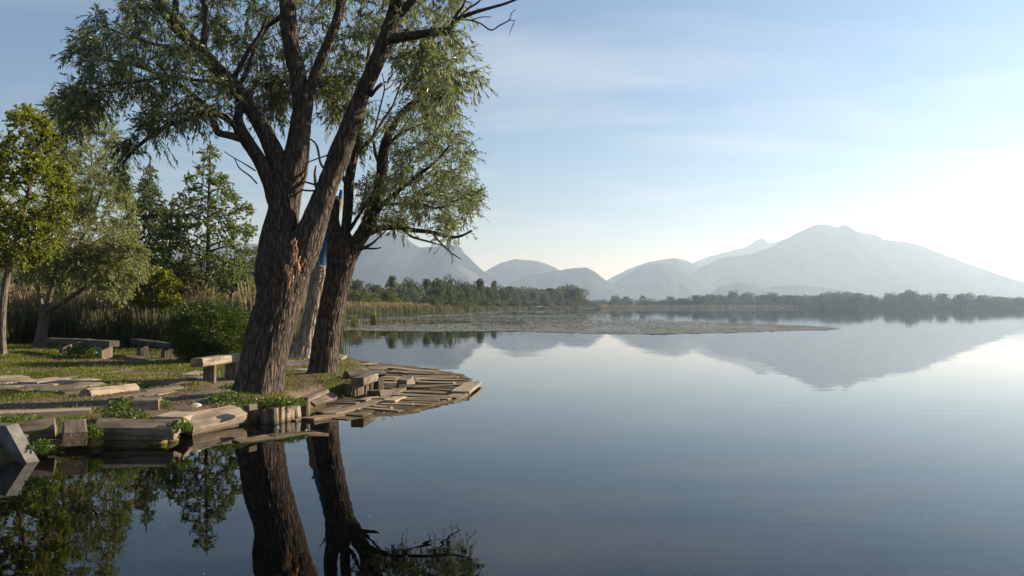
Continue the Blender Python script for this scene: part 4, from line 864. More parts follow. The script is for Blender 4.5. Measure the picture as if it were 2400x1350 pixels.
for a in [(851, 669, 92, 185, 'dome', 'far_olive', 'broad olive green rounded tree right beside the slimmer willow trunk, behind reeds'),
          (914, 669, 58, 190, 'dome', 'far_olive', 'smaller olive green rounded tree next to the broad olive one'),
          (1060, 672, 74, 175, 'dome', 'far_leaf', 'dark dome shaped tree standing out in front of the left shore wood'),
          (970, 677, 40, 215, 'round', 'far_silver', 'pale silvery tree behind the reeds between olive and dark domes'),
          (832, 653, 50, 240, 'round', 'far_leaf', 'tall grey green tree rising just behind the broad olive tree'),
          (916, 648, 34, 240, 'tall', 'far_leaf', 'narrow pointed tree sticking up above the smaller olive tree'),
          (1000, 655, 26, 250, 'tall', 'far_leaf', 'slim tall tree above the silvery one'),
          (1038, 652, 62, 260, 'round', 'far_leaf', 'tallest broad crown of the left shore wood'),
          (1123, 656, 48, 285, 'cone', 'far_leaf', 'pointed tree right of the dark dome tree'),
          (1158, 661, 30, 300, 'cone', 'far_leaf', 'narrow pointed tree right of the larger pointed one'),
          (1337, 670, 66, 640, 'round', 'far_leaf', 'tall round crowned tree on the tip of the point'),
          (1362, 688, 34, 650, 'dome', 'far_leaf', 'low tree at the very end of the point'),
          (1303, 675, 44, 600, 'round', 'far_leaf', 'broad tree second from the tip of the point')]:
    far_tree(*a, GL)
LEFTROW = [(962, 655, 46, 245, 'round'), (940, 668, 44, 235, 'round'), (880, 664, 52, 245, 'round'), (806, 662, 40, 235, 'round'), (1084, 661, 46, 270, 'round'), (1100, 668, 40, 265, 'tall'), (1020, 668, 46, 240, 'round'), (985, 672, 44, 235, 'dome'),
                          (1140, 670, 44, 300, 'round'), (1176, 672, 40, 330, 'round'), (1194, 672, 40, 360, 'tall'), (1217, 674, 44, 400, 'round'), (1244, 676, 40, 450, 'round'), (1268, 675, 40, 500, 'round'), (1287, 676, 40, 560, 'tall'), (1320, 674, 44, 620, 'round'),
                          (1130, 686, 44, 260, 'dome'), (1165, 690, 40, 300, 'dome'), (1200, 700, 30, 330, 'dome'), (1230, 695, 36, 400, 'dome'), (1252, 699, 30, 430, 'dome'), (1278, 697, 36, 500, 'dome'), (1310, 700, 30, 560, 'dome'), (1343, 703, 26, 620, 'dome'), (1095, 690, 40, 240, 'dome'), (1010, 690, 50, 215, 'dome'), (945, 690, 46, 205, 'dome'), (890, 690, 60, 200, 'dome')]
LANCH = {852: 'the broad olive tree', 970.5: 'the silvery tree', 1060.5: 'the dark dome shaped tree', 1158.5: 'the narrow pointed tree', 1337: 'the tall point end tree'}
for low in (False, True):
    sub = [t for t in LEFTROW if (t[4] == 'dome') == low]
    for px, top, w, D, kd in sub:
        far_tree(px, top, w, D, kd, 'far_leaf', relative(px, [t[0] for t in sub] + list(LANCH), LANCH, 'low dark tree before the left wood' if low else 'dark tree in the left shore wood'), GL)
GM = 'trees standing behind the reeds on the left'
BACKROW = [(-60, 560, 150, 72, 'far_silver'), (40, 590, 130, 80, 'far_leaf'), (130, 600, 120, 76, 'far_silver'), (215, 598, 120, 84, 'far_leaf'), (300, 612, 110, 78, 'far_leaf'), (385, 608, 100, 82, 'far_leaf'), (455, 622, 100, 86, 'far_leaf'), (530, 618, 90, 90, 'far_leaf'), (592, 634, 70, 92, 'far_leaf'), (690, 640, 70, 96, 'far_leaf'), (735, 650, 70, 110, 'far_leaf'), (770, 655, 60, 130, 'far_leaf')]
for k, (px, top, w, D, mt) in enumerate(BACKROW):
    far_tree(px, top, w, D, 'round', mt, f'soft green tree behind the reeds, {ORD[k]} counted from the left edge', GM)
GR = 'trees along the far shore'
special = {1507: 'small isolated upright tree left of the far shore wood', 1719: 'tall rounded tree left of centre in the far shore line', 2131: 'tallest round crown in the right half of far shore line', 1444: 'small tree just right of the point', 2206: 'rounded crown right of the tallest far shore crown', 1573: 'small round tree left end of the far shore wood'}
FARROW = [(1385, 697, 34, 'dome'), (1410, 699, 34, 'dome'), (1444, 691, 26, 'round'), (1467, 694, 24, 'tall'), (1485, 700, 30, 'dome'), (1507, 691, 16, 'tall'), (1530, 702, 34, 'dome'), (1552, 700, 30, 'dome'), (1573, 691, 22, 'round'), (1600, 697, 40, 'round'), (1629, 688, 26, 'round'), (1646, 690, 30, 'round'), (1667, 686, 28, 'round'), (1690, 689, 32, 'round'), (1719, 680, 30, 'round'), (1750, 684, 40, 'round'), (1783, 687, 30, 'round'), (1810, 684, 32, 'round'), (1842, 688, 46, 'round'), (1875, 690, 40, 'round'), (1905, 689, 46, 'round'), (1928, 686, 40, 'round'), (1952, 683, 44, 'round'), (1980, 682, 46, 'round'), (2008, 683, 46, 'round'), (2035, 689, 44, 'round'), (2058, 692, 40, 'dome'), (2087, 685, 34, 'round'), (2108, 689, 30, 'round'), (2131, 679, 40, 'round'), (2150, 686, 34, 'round'), (2172, 687, 24, 'round'), (2206, 684, 34, 'round'), (2230, 696, 40, 'dome'), (2252, 687, 34, 'round'), (2270, 685, 26, 'round'), (2304, 688, 36, 'round'), (2330, 693, 34, 'round'), (2350, 692, 26, 'round'), (2378, 695, 30, 'round'), (2400, 695, 34, 'round'), (2430, 692, 34, 'round')]
FROW = sorted({t[0] for t in FARROW} | {2131, 2304})
for px, top, w, kd in FARROW:
    far_tree(px, top + 2.5, w, 1100 + 40 * fr_rng.uniform(-1, 1) + (0 if px > 1460 else -20), kd, 'far_leaf', special.get(px) or relative(px, FROW, {1507: 'the small isolated upright one', 1573: 'the small round left end one', 1719: 'the tall rounded one', 1928: 'the middle of the broad swell', 2131: 'the tallest crown', 2304: 'the gap near the end'}, 'hazy far shore tree'), GR)
GB = 'low bushes in front of the far shore wood'
for px in range(1400, 2440, 23):
    far_tree(px + fr_rng.uniform(-9, 9), fr_rng.uniform(696, 704), fr_rng.uniform(34, 56), 1085 + fr_rng.uniform(-6, 6), 'dome', 'far_leaf', 'low hazy bush at the foot of the far shore trees', GB, 'bush')
# undergrowth strip of reeds on the far shore
rb = Buf(); q = []
for i in range(len(LAKE) - 1):
    a, b = LAKE[i], LAKE[i + 1]
    if a[1] > 690 and b[1] > 690 and b[0] < 900:
        c = int(np.linalg.norm(b - a) * 9); t = rr_.uniform(0, 1, c)[:, None]; q.append(a + (b - a) * t + np.array([0, 1]) * rr_.uniform(-.5, 20, c)[:, None])
q = np.concatenate(q); c = len(q)
reed_patch(q[:, 0], q[:, 1], np.maximum(height(q[:, 0], q[:, 1]), -.2), rr_.uniform(2, 4.2, c), rr_.uniform(.1, .35, c), rr_, rb, rr_.uniform(.2, .75, c))
link('far_reeds', rb.mesh('far_reeds', M['reed']), kind='stuff')

# ------------------------------------------------------------------ timber
FOOT = []                                     # footprints, kept free of grass
def beam_mesh(L, w, h, seed, mat, rough=1.0, round_=0.07, name='beam'):
    ns_ = max(4, min(14, int(L / 0.16) + 2)); c = min(w, h) * round_
    prof = np.array([[-w / 2 + c, h / 2], [0, h / 2], [w / 2 - c, h / 2], [w / 2, h / 2 - c], [w / 2, -h / 2 + c], [w / 2 - c, -h / 2], [-w / 2 + c, -h / 2], [-w / 2, -h / 2 + c], [-w / 2, h / 2 - c]])
    k = len(prof); xs = np.linspace(-L / 2, L / 2, ns_)
    V = np.zeros((ns_, k, 3)); V[..., 0] = xs[:, None]; V[..., 1:] = prof[None]
    q = V * [2.2, 9, 9] + seed * 7.31
    a = 0.055 * min(w, 3 * h) * rough
    V[..., 1] += a * fbm(q, 3, seed) * 1.3; V[..., 2] += min(a, h * .14) * fbm(q + 40, 3, seed + 3) * 1.3
    V[..., 2] += 0.012 * rough * L * np.sin(xs * 2.0 / max(L, .5) + seed)[:, None] * 0.6
    for e in (0, -1): V[e, :, 0] += rough * 0.10 * w * fbm(V[e] * 14 + seed, 2, seed + 6)
    i = np.arange(ns_ - 1)[:, None] * k; j = np.arange(k)[None]; j2 = (j + 1) % k
    qd = np.stack([i + j, i + j2, i + k + j2, i + k + j], -1).reshape(-1, 4)
    caps = np.array([np.arange(k)[::-1], (ns_ - 1) * k + np.arange(k)])
    return mesh_np(name, V.reshape(-1, 3), [qd[:, ::-1], caps[:, ::-1]], mat)
def frame(A, B, roll):
    x = (B - A) / np.linalg.norm(B - A); z = np.array([0, 0, 1.0]); z = z - x * np.dot(x, z); z /= np.linalg.norm(z); y = np.cross(z, x)
    c, s = math.cos(roll), math.sin(roll); y, z = y * c + z * s, z * c - y * s
    return x, y, z
BSEED = [1000]
def timber(A, B, w, h, mat='timber', roll=0.0, root=None, name='beam', rough=1.0, round_=.07, foot=True):
    """A, B: centres of the two ends on the top face. roll > 0 tips the top face towards -y"""
    A, B = np.asarray(A, float), np.asarray(B, float); BSEED[0] += 1
    x, y, z = frame(A, B, roll); L = np.linalg.norm(B - A); c = (A + B) / 2 - z * h / 2
    me = beam_mesh(L, w, h, BSEED[0], M[mat], rough, round_, name)
    o = bpy.data.objects.new(name, me); COL.objects.link(o)
    mw_ = Matrix(((x[0], y[0], z[0], c[0]), (x[1], y[1], z[1], c[1]), (x[2], y[2], z[2], c[2]), (0, 0, 0, 1)))
    if root is not None:
        o.parent = root; o.matrix_parent_inverse = Matrix.Translation(-root.location)
    o.matrix_basis = mw_
    if foot: FOOT.append((A[:2], B[:2], w / 2 + .03))
    return o
def loose(name, label, cat, A, B, w, h, mat='timber', roll=0, group='old timbers lying on the bank', **kw):
    o = timber(A, B, w, h, mat, -math.radians(roll), None, name, **kw); o['label'] = label; o['category'] = cat
    if group: o['group'] = group
    return o
def bedded(px0, py0, px1, py1, up):
    """ends on the ground, raised by up (the ground height is looked up where they lie)"""
    out = []
    for px, py in ((px0, py0), (px1, py1)):
        z = 0.3
        for _ in range(4): g = G(px, py, z); z = max(H(g[0], g[1]), 0.02) + up
        out.append(G(px, py, z))
    return out
loose('beam', 'long sloping beam at the far left end of the front bank, behind the tilted slab', 'beam', G(-70, 1014, .24), G(126, 990, .31), .24, .17, 'pale_timber', -24)
A_ = G(174, 983, .34); loose('wood_block', 'square sawn block with a cross shaped crack, tipped towards the water', 'block', A_, P(177, 1013, A_[1] - .42), .25, .17, 'pale_timber', 0, rough=.6)
loose('beam', 'weathered beam along the front bank with weeds hanging over its edge', 'beam', G(222, 991, .27), G(412, 991, .27), .26, .17, 'pale_timber', -20)
loose('beam', 'heavy cracked beam lying aslant between the front bank and the row of stakes', 'beam', G(431, 985, .20), G(562, 956, .24), .36, .16, 'pale_timber', -20, rough=1.5)
loose('plank', 'broad flat plank with grass growing along its edge, behind the heavy cracked beam', 'plank', *bedded(398, 972, 515, 944, .05), .34, .08, 'pale_timber', -6)
loose('plank', 'pale flat board at the waterline below the heavy cracked beam', 'plank', G(452, 1008, .035), G(552, 985, .05), .34, .07, 'pale_timber', -3)
loose('plank', 'short bluish board beside the stakes at the waterline', 'plank', G(540, 989, .03), G(590, 984, .03), .18, .06, 'timber', 0)
A_, B_ = bedded(-60, 969, 212, 957, .09); loose('plank', 'long straight plank raised above the grass at the left, its edge catching the sun', 'plank', A_, B_, .17, .11, 'pale_timber', -4, rough=.5)
loose('log', 'short stout log with a bright sunlit cut end among the flat sleepers', 'log', *bedded(207, 915, 322, 901, .10), .22, .19, 'pale_timber', -30, round_=.32)
loose('plank', 'long thin board running along the edge of the lawn', 'plank', *bedded(140, 884, 306, 863, .045), .13, .10, 'pale_timber', -5)
for k, (a, lab) in enumerate([((-30, 896, 78, 887), 'flat sleeper nearest the lawn at the left edge'), ((-30, 908, 70, 900), 'flat sleeper in shade at the left edge, second from lawn'), ((62, 906, 128, 902), 'flat sleeper with a broken dark end overhanging a hollow'),
                              ((-40, 886, 60, 881), 'thin grey sleeper along the lawn at the left edge'), ((60, 896, 150, 884), 'mid grey sleeper between lawn edge and the broken ended one'), ((30, 913, 70, 908), 'short sleeper end half buried near the left edge'), ((150, 906, 236, 897), 'sleeper against the head of the stout log'), ((104, 914, 232, 893), 'long flat sleeper crossing towards the stout log'), ((146, 918, 192, 914), 'small sunlit sleeper end below the long flat one'), ((110, 899, 222, 887), 'grey sleeper half sunk in the turf above the long flat one')]):
    loose('sleeper', lab, 'sleeper', *bedded(*a, .035), .34, .12, 'pale_timber', -4, 'flat sleepers laid in the ground')
for a, w, lab in [((282, 936, 398, 913), .4, 'broad shaded sleeper running up to the grass mound'), ((345, 917, 424, 905), .3, 'sunlit sleeper with a split corner beside the grass mound'), ((384, 899, 434, 892), .34, 'square sleeper end just beyond the split one'),
                  ((385, 942, 525, 913), .4, 'wide dark sleeper in the shade of the big willow'), ((437, 878, 472, 871), .3, 'sleeper under the weathered bench, far side'), ((452, 886, 474, 882), .26, 'short sleeper touching the bench support'),
                  ((492, 907, 550, 893), .28, 'narrow sleeper running to the trunk of the big willow'), ((300, 833, 362, 841), .3, 'sleeper track on the lawn near the round bush'), ((285, 876, 392, 873), .3, 'dark sleeper across the path behind the stout log'),
                  ((670, 843, 692, 857), .34, 'left paving sleeper between the two willows'), ((691, 843, 717, 857), .34, 'right paving sleeper between the two willows'), ((672, 866, 706, 863), .34, 'sleeper across the path in front of the paving pair'), ((704, 868, 724, 863), .3, 'sleeper tucked against the slimmer willow')]:
    loose('sleeper', lab, 'sleeper', *bedded(*a, .018), w, .10, 'pale_timber', -3, 'flat sleepers laid in the ground')
A_, B_ = bedded(313, 934, 376, 931, .16); loose('wood_block', 'raised block overgrown with leafy weeds in the middle of the bank', 'block', A_, B_, .3, .22, 'pale_timber', 0)
loose('beam', 'beam edging the bare earth between the stakes and the plank box seat', 'beam', G(730, 941, .13), G(782, 922, .16), .20, .16, 'pale_timber', -32)
loose('plank', 'flat board behind the edging beam on the bare earth', 'plank', *bedded(712, 931, 762, 912, .04), .15, .06, 'pale_timber', 0)
loose('wood_block', 'pale cut block at the water behind the slimmer willow', 'block', G(788, 838, .32), G(804, 831, .36), .26, .2, 'pale_timber', -10)
loose('beam', 'low board on the shore behind the big willow', 'beam', *bedded(672, 825, 690, 822, .1), .2, .12, 'pale_timber', 0)
loose('plank', 'thin board on the shoreline where the deck begins', 'plank', G(800, 846, .16), G(838, 853, .10), .12, .08, 'deck_timber', 0)
# tilted concrete slab at the left corner
me = beam_mesh(1.3, .13, .44, 5, M['concrete'], .30, .06, 'concrete_slab')
co = np.zeros(len(me.vertices) * 3, np.float32); me.vertices.foreach_get('co', co); co = co.reshape(-1, 3); co[:, 0] -= np.where(co[:, 0] > 0, 0.72 * co[:, 2], 0); me.vertices.foreach_set('co', co.ravel()); me.update()
sl = bpy.data.objects.new('concrete_slab', me); COL.objects.link(sl); sl.rotation_euler = (math.radians(8), math.radians(-3), math.radians(-30))
sl.location = Vector(G(66, 1092, -.03)) - sl.rotation_euler.to_matrix() @ Vector((.65 + .158, -.065, -.22))
sl['label'] = 'tilted grey concrete slab leaning into the water at the lower left corner'; sl['category'] = 'slab'

# ------------------------------------------------------------------ benches
def bench(label, A, B, w, h, mat, supports, smat, group='rough timber benches', bname='seat', round_=.12, roll=0, extra=None):
    c = (np.asarray(A) + np.asarray(B)) / 2
    root = thing('bench', label, 'bench', (c[0], c[1], max(H(c[0], c[1]), 0)), group)
    timber(A, B, w, h, mat, roll, root, bname, round_=round_, foot=False)
    if extra is not None: timber(*extra, w, h, mat, roll, root, bname, round_=round_, foot=False)
    d = (np.asarray(B) - A) / np.linalg.norm(np.asarray(B) - A)
    for pt, sw, sd in supports:
        x, y = pt[0], pt[1]; z = max(H(x, y), -.1) - .08; top = pt[2] - h + 0.004
        # an upright block: its long axis runs up, its faces follow the seat
        me = beam_mesh(top - z, sd, sw, BSEED[0] + 50, M[smat], .7, .1, 'support'); BSEED[0] += 1
        o_ = bpy.data.objects.new('support', me); COL.objects.link(o_); o_.parent = root; o_.matrix_parent_inverse = Matrix.Translation(-root.location)
        X = np.array([0, 0, 1.0]); Y = np.array([d[0], d[1], 0]); Y /= np.linalg.norm(Y); Z = np.cross(X, Y)
        o_.matrix_basis = Matrix(((X[0], Y[0], Z[0], x), (X[1], Y[1], Z[1], y), (X[2], Y[2], Z[2], (z + top) / 2), (0, 0, 0, 1)))
    return root
def along(A, B, t): return np.asarray(A) + (np.asarray(B) - A) * t
A_, B_ = G(461, 841, .77), G(556, 827, .77)
bench('pale weathered bench with a banded sunlit seat left of the big willow trunk', A_, B_, .24, .16, 'pale_timber', [(along(A_, B_, .30), .22, .10), (along(A_, B_, .86), .24, .2)], 'timber', roll=0)
A_, B_ = G(115, 790, .74), G(212, 797, .74); C_, D_ = G(203, 796.5, .76), G(269, 800, .76)
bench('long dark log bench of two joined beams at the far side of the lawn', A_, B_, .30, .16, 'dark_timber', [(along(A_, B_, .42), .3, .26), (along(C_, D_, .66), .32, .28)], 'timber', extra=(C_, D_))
A_, B_ = G(316, 794, .74), G(420, 803, .74)
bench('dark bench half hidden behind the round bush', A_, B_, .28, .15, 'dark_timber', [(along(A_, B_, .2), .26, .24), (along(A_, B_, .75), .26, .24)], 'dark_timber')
A_, B_ = G(812, 871, .46), G(897, 865.5, .46)
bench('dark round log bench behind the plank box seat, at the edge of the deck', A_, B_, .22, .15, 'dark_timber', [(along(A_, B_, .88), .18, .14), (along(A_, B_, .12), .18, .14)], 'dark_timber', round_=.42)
# seat on a box of upright stakes
A_, B_ = G(838, 886, .44), G(873, 874, .44)
c_ = (A_ + B_) / 2
root = thing('bench', 'small sunlit bench resting on a box of upright stakes beside the deck', 'bench', (c_[0], c_[1], .02), 'rough timber benches')
timber(A_, B_, .23, .14, 'pale_timber', 0, root, 'seat', foot=False)
def stake(px, py, wpx, hpx, root, mat='stake_wood', yaw=0.0, zb=0.0, lean=0.0, depth=None):
    g = G(px, py, zb); s = ppm(g[1]); w = wpx / s; h = hpx / s * 1.02; L = h + .25
    BSEED[0] += 1
    me = beam_mesh(L, depth or w * .8, w, BSEED[0], M[mat], 1.1, .2, 'stake')
    # grain of stake_wood runs along local z, so turn the mesh upright instead of the object
    co = np.zeros(len(me.vertices) * 3, np.float32); me.vertices.foreach_get('co', co); co = co.reshape(-1, 3)[:, [2, 1, 0]] * [-1, 1, 1]; me.vertices.foreach_set('co', co.astype(np.float32).ravel()); me.update()
    o_ = bpy.data.objects.new('stake', me); COL.objects.link(o_); o_.parent = root; o_.matrix_parent_inverse = Matrix.Translation(-root.location)
    o_.location = (g[0], g[1], zb + h - L / 2); o_.rotation_euler = (lean * .5, lean, yaw); return o_
for px, py, w_, h_ in [(801, 927, 11, 26), (811, 929, 10, 28), (821, 930, 10, 29), (830, 932, 10, 32)]: stake(px, py, w_, h_, root, 'stake_wood', .1, .02)
for px, py, w_, h_ in [(842, 931, 19, 34), (857, 928, 10, 37), (867, 926, 9, 38)]: stake(px, py, w_, h_, root, 'stake_wood', .7, .02, depth=.1)
# stakes driven into the bank in front of the big willow
g = G(655, 988, 0)
root = thing('stake_edging', 'row of short upright stakes holding the bank below the big willow', 'edging', (g[0], g[1], 0))
for k, (px, py, w_, h_) in enumerate([(596, 990, 25, 31), (622, 993, 22, 33), (643, 992, 20, 35), (659, 989, 13, 37), (673, 986, 13, 35), (684, 983, 11, 36), (697, 981, 14, 37), (716, 976, 20, 39)]):
    stake(px, py, w_ * .93, h_ * (1 + .08 * RNG.normal()), root, 'stake_wood', -.5 + .08 * k + .15 * RNG.normal(), 0.0, RNG.normal() * .09, depth=.13)
loose('wood_block', 'small dark wood block on the weeds behind the first stakes', 'block', G(577, 950, .33), G(596, 946, .33), .10, .08, 'dark_timber', 0)

# ------------------------------------------------------------------ plank deck at the water
g = G(950, 920, 0)
deck = thing('plank_deck', 'curved deck of weathered planks sinking into the lake at its front edge', 'deck', (g[0], g[1], 0))
def c5(x, y): return 780 + x / 6.857, 840 + y / 6.857
def c6(x, y): return 560 + x / 8.0, 900 + y / 8.0
def deck_plank(p0, p1, z0, z1, w, h=.05, mat='deck_timber', name='plank', roll=0):
    j = RNG.normal(size=6) * [1.2, .35, .006, 1.2, .35, .006] if name == 'plank' else np.zeros(6)
    return timber(G(p0[0] + j[0] * 3, p0[1] + j[1], z0 + j[2]), G(p1[0] + j[3] * 3, p1[1] + j[4], z1 + j[5]), w * (1 + (.12 * RNG.normal() if name == 'plank' else 0)), h, mat, roll + (RNG.normal() * .03 if name == 'plank' else 0), deck, name, rough=1.7)
for a, z0, z1, w in [((1000, 185, 1720, 222), .06, .05, .26), ((830, 150, 1650, 196), .07, .05, .24), ((800, 118, 1420, 158), .08, .05, .24), ((600, 96, 1100, 124), .09, .06, .22), ((420, 125, 800, 135), .10, .08, .3), ((380, 84, 620, 76), .10, .08, .24), ((430, 150, 850, 165), .10, .08, .24), ((1150, 240, 1950, 250), .06, .05, .2),
                     ((900, 205, 1780, 232), .06, .05, .24), ((1230, 268, 1990, 268), .07, .06, .16), ((1280, 292, 2010, 300), .06, .05, .2), ((800, 288, 1090, 305), .07, .06, .24), ((800, 335, 1085, 345), .07, .06, .22), ((830, 385, 1060, 392), .05, .04, .16), ((1340, 330, 2150, 330), .06, .05, .24), ((1330, 366, 1960, 378), .09, .08, .14),
                     ((1540, 405, 2180, 390), .04, .04, .22), ((1290, 436, 2150, 424), .06, .05, .22), ((1230, 462, 1970, 474), .07, .06, .2), ((1540, 496, 1990, 504), .05, .05, .16), ((1140, 530, 1880, 548), .08, .06, .2), ((980, 572, 1900, 594), .07, .06, .2), ((1110, 612, 1860, 632), .06, .05, .22), ((1100, 645, 1690, 676), .08, .06, .18),
                     ((1010, 688, 1690, 716), .06, .04, .18), ((780, 722, 1570, 750), .05, .03, .2), ((640, 752, 890, 768), .06, .05, .14), ((570, 785, 1100, 830), .05, .02, .17), ((1100, 785, 1460, 806), .02, .01, .18), ((370, 868, 570, 885), .03, .02, .14), ((250, 884, 500, 912), .03, .015, .14), ((690, 858, 1100, 884), .01, .01, .16), ((430, 825, 640, 842), .03, .02, .16), ((20, 936, 310, 956), .02, .01, .2)]:
    deck_plank(c5(*a[:2]), c5(*a[2:]), z0, z1, w * 1.35)
for a, z0, z1, w, nm in [((1080, 525, 1840, 415), .02, .05, .16, 0), ((690, 800, 0, 0), 0, 0, 0, None)][:0]: pass
for a, z0, z1, w in [((1500, 520, 1850, 412), .03, .05, .15), ((1840, 405, 2020, 398), .05, .05, .12), ((1730, 326, 2210, 356), .06, .05, .07), ((1820, 308, 2260, 340), .06, .05, .06), ((1010, 672, 1290, 618), .02, .03, .12), ((1250, 650, 1830, 548), .03, .04, .22)]:
    deck_plank(c6(*a[:2]), c6(*a[2:]), z0, z1, w)
# stringers on top
deck_plank((769, 968), (889, 934), .055, .075, .25, .05, 'deck_timber', 'stringer'); deck_plank((884, 931), (944, 904), .085, .085, .25, .05, 'deck_timber', 'stringer')
deck_plank((848, 936), (872, 929), .07, .07, .22, .06); deck_plank((912, 938), (938, 929), .09, .09, .22, .06); deck_plank((930, 901), (970, 901), .13, .12, .14, .05, 'dark_timber')
# outer edge
deck_plank(c5(2050, 545), c5(2262, 368), .07, .10, .36, .06, 'pale_timber', 'edge_board'); deck_plank(c5(1870, 628), c5(2065, 548), .04, .06, .30, .05, 'deck_timber', 'edge_board')
deck_plank(c5(1480, 806), c5(1890, 655), -.005, .03, .34, .05, 'wet_timber', 'edge_board'); deck_plank(c5(2150, 560), c5(2340, 368), .05, .09, .06, .12, 'pale_timber', 'edge_board'); deck_plank(c5(1910, 700), c5(2165, 556), .02, .05, .06, .1, 'pale_timber', 'edge_board')
deck_plank(c6(-60, 1072), c6(620, 972), .012, .018, .20, .08, 'deck_timber', 'edge_board'); deck_plank(c6(600, 975), c6(1320, 890), .018, .006, .20, .08, 'wet_timber', 'edge_board'); deck_plank(c6(1300, 890), c6(2100, 790), -.004, -.02, .2, .08, 'wet_timber', 'edge_board')
# sunken planks
rg_ = np.random.default_rng(31)
for a in [(950, 745, 1600, 830), (700, 790, 1250, 850), (480, 830, 1000, 880), (300, 800, 760, 860), (120, 860, 620, 940), (1100, 700, 1750, 770), (1500, 700, 2100, 750), (-60, 900, 420, 975), (1750, 620, 2300, 690), (60, 800, 330, 845), (-120, 960, 240, 1020)]:
    deck_plank(c6(*a[:2]), c6(*a[2:]), -.02 - .02 * rg_.uniform(), -.03 - .02 * rg_.uniform(), .2 + .06 * rg_.uniform(), .05, 'wet_timber')
loose('wood_block', 'rough stump block standing on the deck beyond the small bench', 'block', G(939, 884, .26), G(962, 886, .25), .34, .22, 'timber', -14, 'chunks of wood on the deck', rough=2.4)
loose('wood_block', 'small dark chunk beside the stump block on the deck', 'block', G(964, 887, .16), G(977, 889, .13), .18, .1, 'dark_timber', 0, 'chunks of wood on the deck', rough=2)
loose('wood_block', 'flat split chunk lying on the deck next to the small bench', 'block', G(876, 915, .17), G(909, 912, .15), .3, .13, 'timber', 0, 'chunks of wood on the deck', rough=2.2)

# ------------------------------------------------------------------ weeds, stones, grass
def weed(px, py, r, h, n_, label, mat='weed_leaf', seed=0, z=None, llen=.05, wid=.03, name='weed_clump'):
    rg_ = np.random.default_rng(seed + 900); g = bedded(px, py, px, py, 0)[0] if z is None else G(px, py, z)
    ang_ = rg_.uniform(0, 6.283, n_); rr_ = r * rg_.uniform(0, 1, n_) ** .6; x = g[0] + rr_ * np.cos(ang_) * 1.3; y = g[1] + rr_ * np.sin(ang_)
    zz = np.maximum(height(x, y), g[2] - .1); top = h * (1 - .6 * (rr_ / r) ** 2) * rg_.uniform(.15, 1.0, n_) * (1 + .4 * fbm2(x * 6, y * 6, 2, seed))
    b = np.stack([x, y, zz + top], -1); d = np.stack([np.cos(ang_) * .6, np.sin(ang_) * .6, np.full(n_, .5)], -1) + rg_.normal(size=(n_, 3)) * .6
    V, fq = leaf_quads(b, d, llen, wid, rg_, .15); B = Buf(); B.add(V, [fq], np.repeat(np.clip(.5 + rg_.normal(size=n_) * .25, 0, 1), 4))
    k = n_ // 4; V = np.stack([np.stack([x[:k] - .004, y[:k], zz[:k] - .02], -1), np.stack([x[:k] + .004, y[:k], zz[:k] - .02], -1), b[:k]], 1).reshape(-1, 3); B.add(V, [np.arange(3 * k).reshape(-1, 3)], .4)
    return thing(name, label, 'weeds', tuple(g), 'leafy weeds on the bank', B.mesh(name, M[mat], g))
for k, a in enumerate([(598, 936, .42, .11, 1100, 'leafy green weeds at the foot of the big willow, behind the stakes'), (545, 941, .3, .13, 500, 'smaller weed clump at the left foot of the big willow'), (664, 934, .26, .12, 500, 'bright weeds at the right foot of the big willow'),
                       (342, 951, .2, .16, 380, 'dense weeds covering the raised block'), (300, 954, .2, .14, 220, 'dark weeds left of the raised block'), (376, 956, .13, .13, 120, 'small weeds right of the raised block'),
                       (280, 1022, .17, .20, 300, 'weeds hanging over the middle of the front beam'), (325, 1024, .12, .16, 150, 'thin weeds hanging over the front beam nearer the heavy beam'), (212, 1003, .10, .14, 200, 'yellow green weed between the square block and the front beam'),
                       (95, 1036, .10, .13, 110, 'weed growing in the hollow below the sloping beam'), (420, 990, .12, .14, 170, 'weeds in the gap between front beam and heavy beam'), (208, 836, .5, .45, 700, 'dark leafy plant beside the log bench support'), (30, 990, .3, .1, 220, 'weeds behind the sloping beam'), (372, 1024, .10, .16, 110, 'weeds at the water below the front beam end')]):
    weed(*a, seed=k, z=(.04 if a[0] in (280, 325, 372) else None), llen=.05 if k != 11 else .09, wid=.03 if k != 11 else .06)
def stone(px, py, r, label, seed, mat='stone', name='stone'):
    rg_ = np.random.default_rng(seed); g = G(px, py, 0.02); nu, nv = 16, 9
    th, ph = np.meshgrid(np.linspace(0, 2 * np.pi, nu, endpoint=False), np.linspace(.05, np.pi - .05, nv), indexing='ij')
    d = np.stack([np.cos(th) * np.sin(ph), np.sin(th) * np.sin(ph), np.cos(ph)], -1); rr_ = r * (1 + .35 * fbm(d * 1.6 + seed, 3, seed))
    V = (d * rr_[..., None] * [1.25, .9, .7]).reshape(-1, 3); i = np.arange(nu)[:, None] * nv; j = np.arange(nv - 1)[None]; i2 = (i + nv) % (nu * nv)
    q = np.stack([i + j, i + j + 1, i2 + j + 1, i2 + j], -1).reshape(-1, 4)
    return thing(name, label, 'stone', tuple(g), 'mossy stones at the waterline', mesh_np(name, V, [q, [list(range(0, nu * nv, nv))], [list(range(nv - 1, nu * nv, nv))[::-1]]], M[mat], None, True))
for k, a in enumerate([(262, 1032, .19, 'largest mossy stone at the waterline under the front beam'), (300, 1036, .12, 'rounded mossy stone right of the largest one'), (342, 1034, .17, 'brown mossy stone below the weeds on the front beam'), (365, 1036, .11, 'small stone near the end of the front beam'), (395, 1030, .1, 'dark stone at the corner by the heavy beam'), (218, 1040, .12, 'stone under the square block'), (130, 1045, .12, 'pale stone in the dark hollow by the slab')]):
    stone(*a, 40 + k)
rg_ = np.random.default_rng(55); gb = Buf()
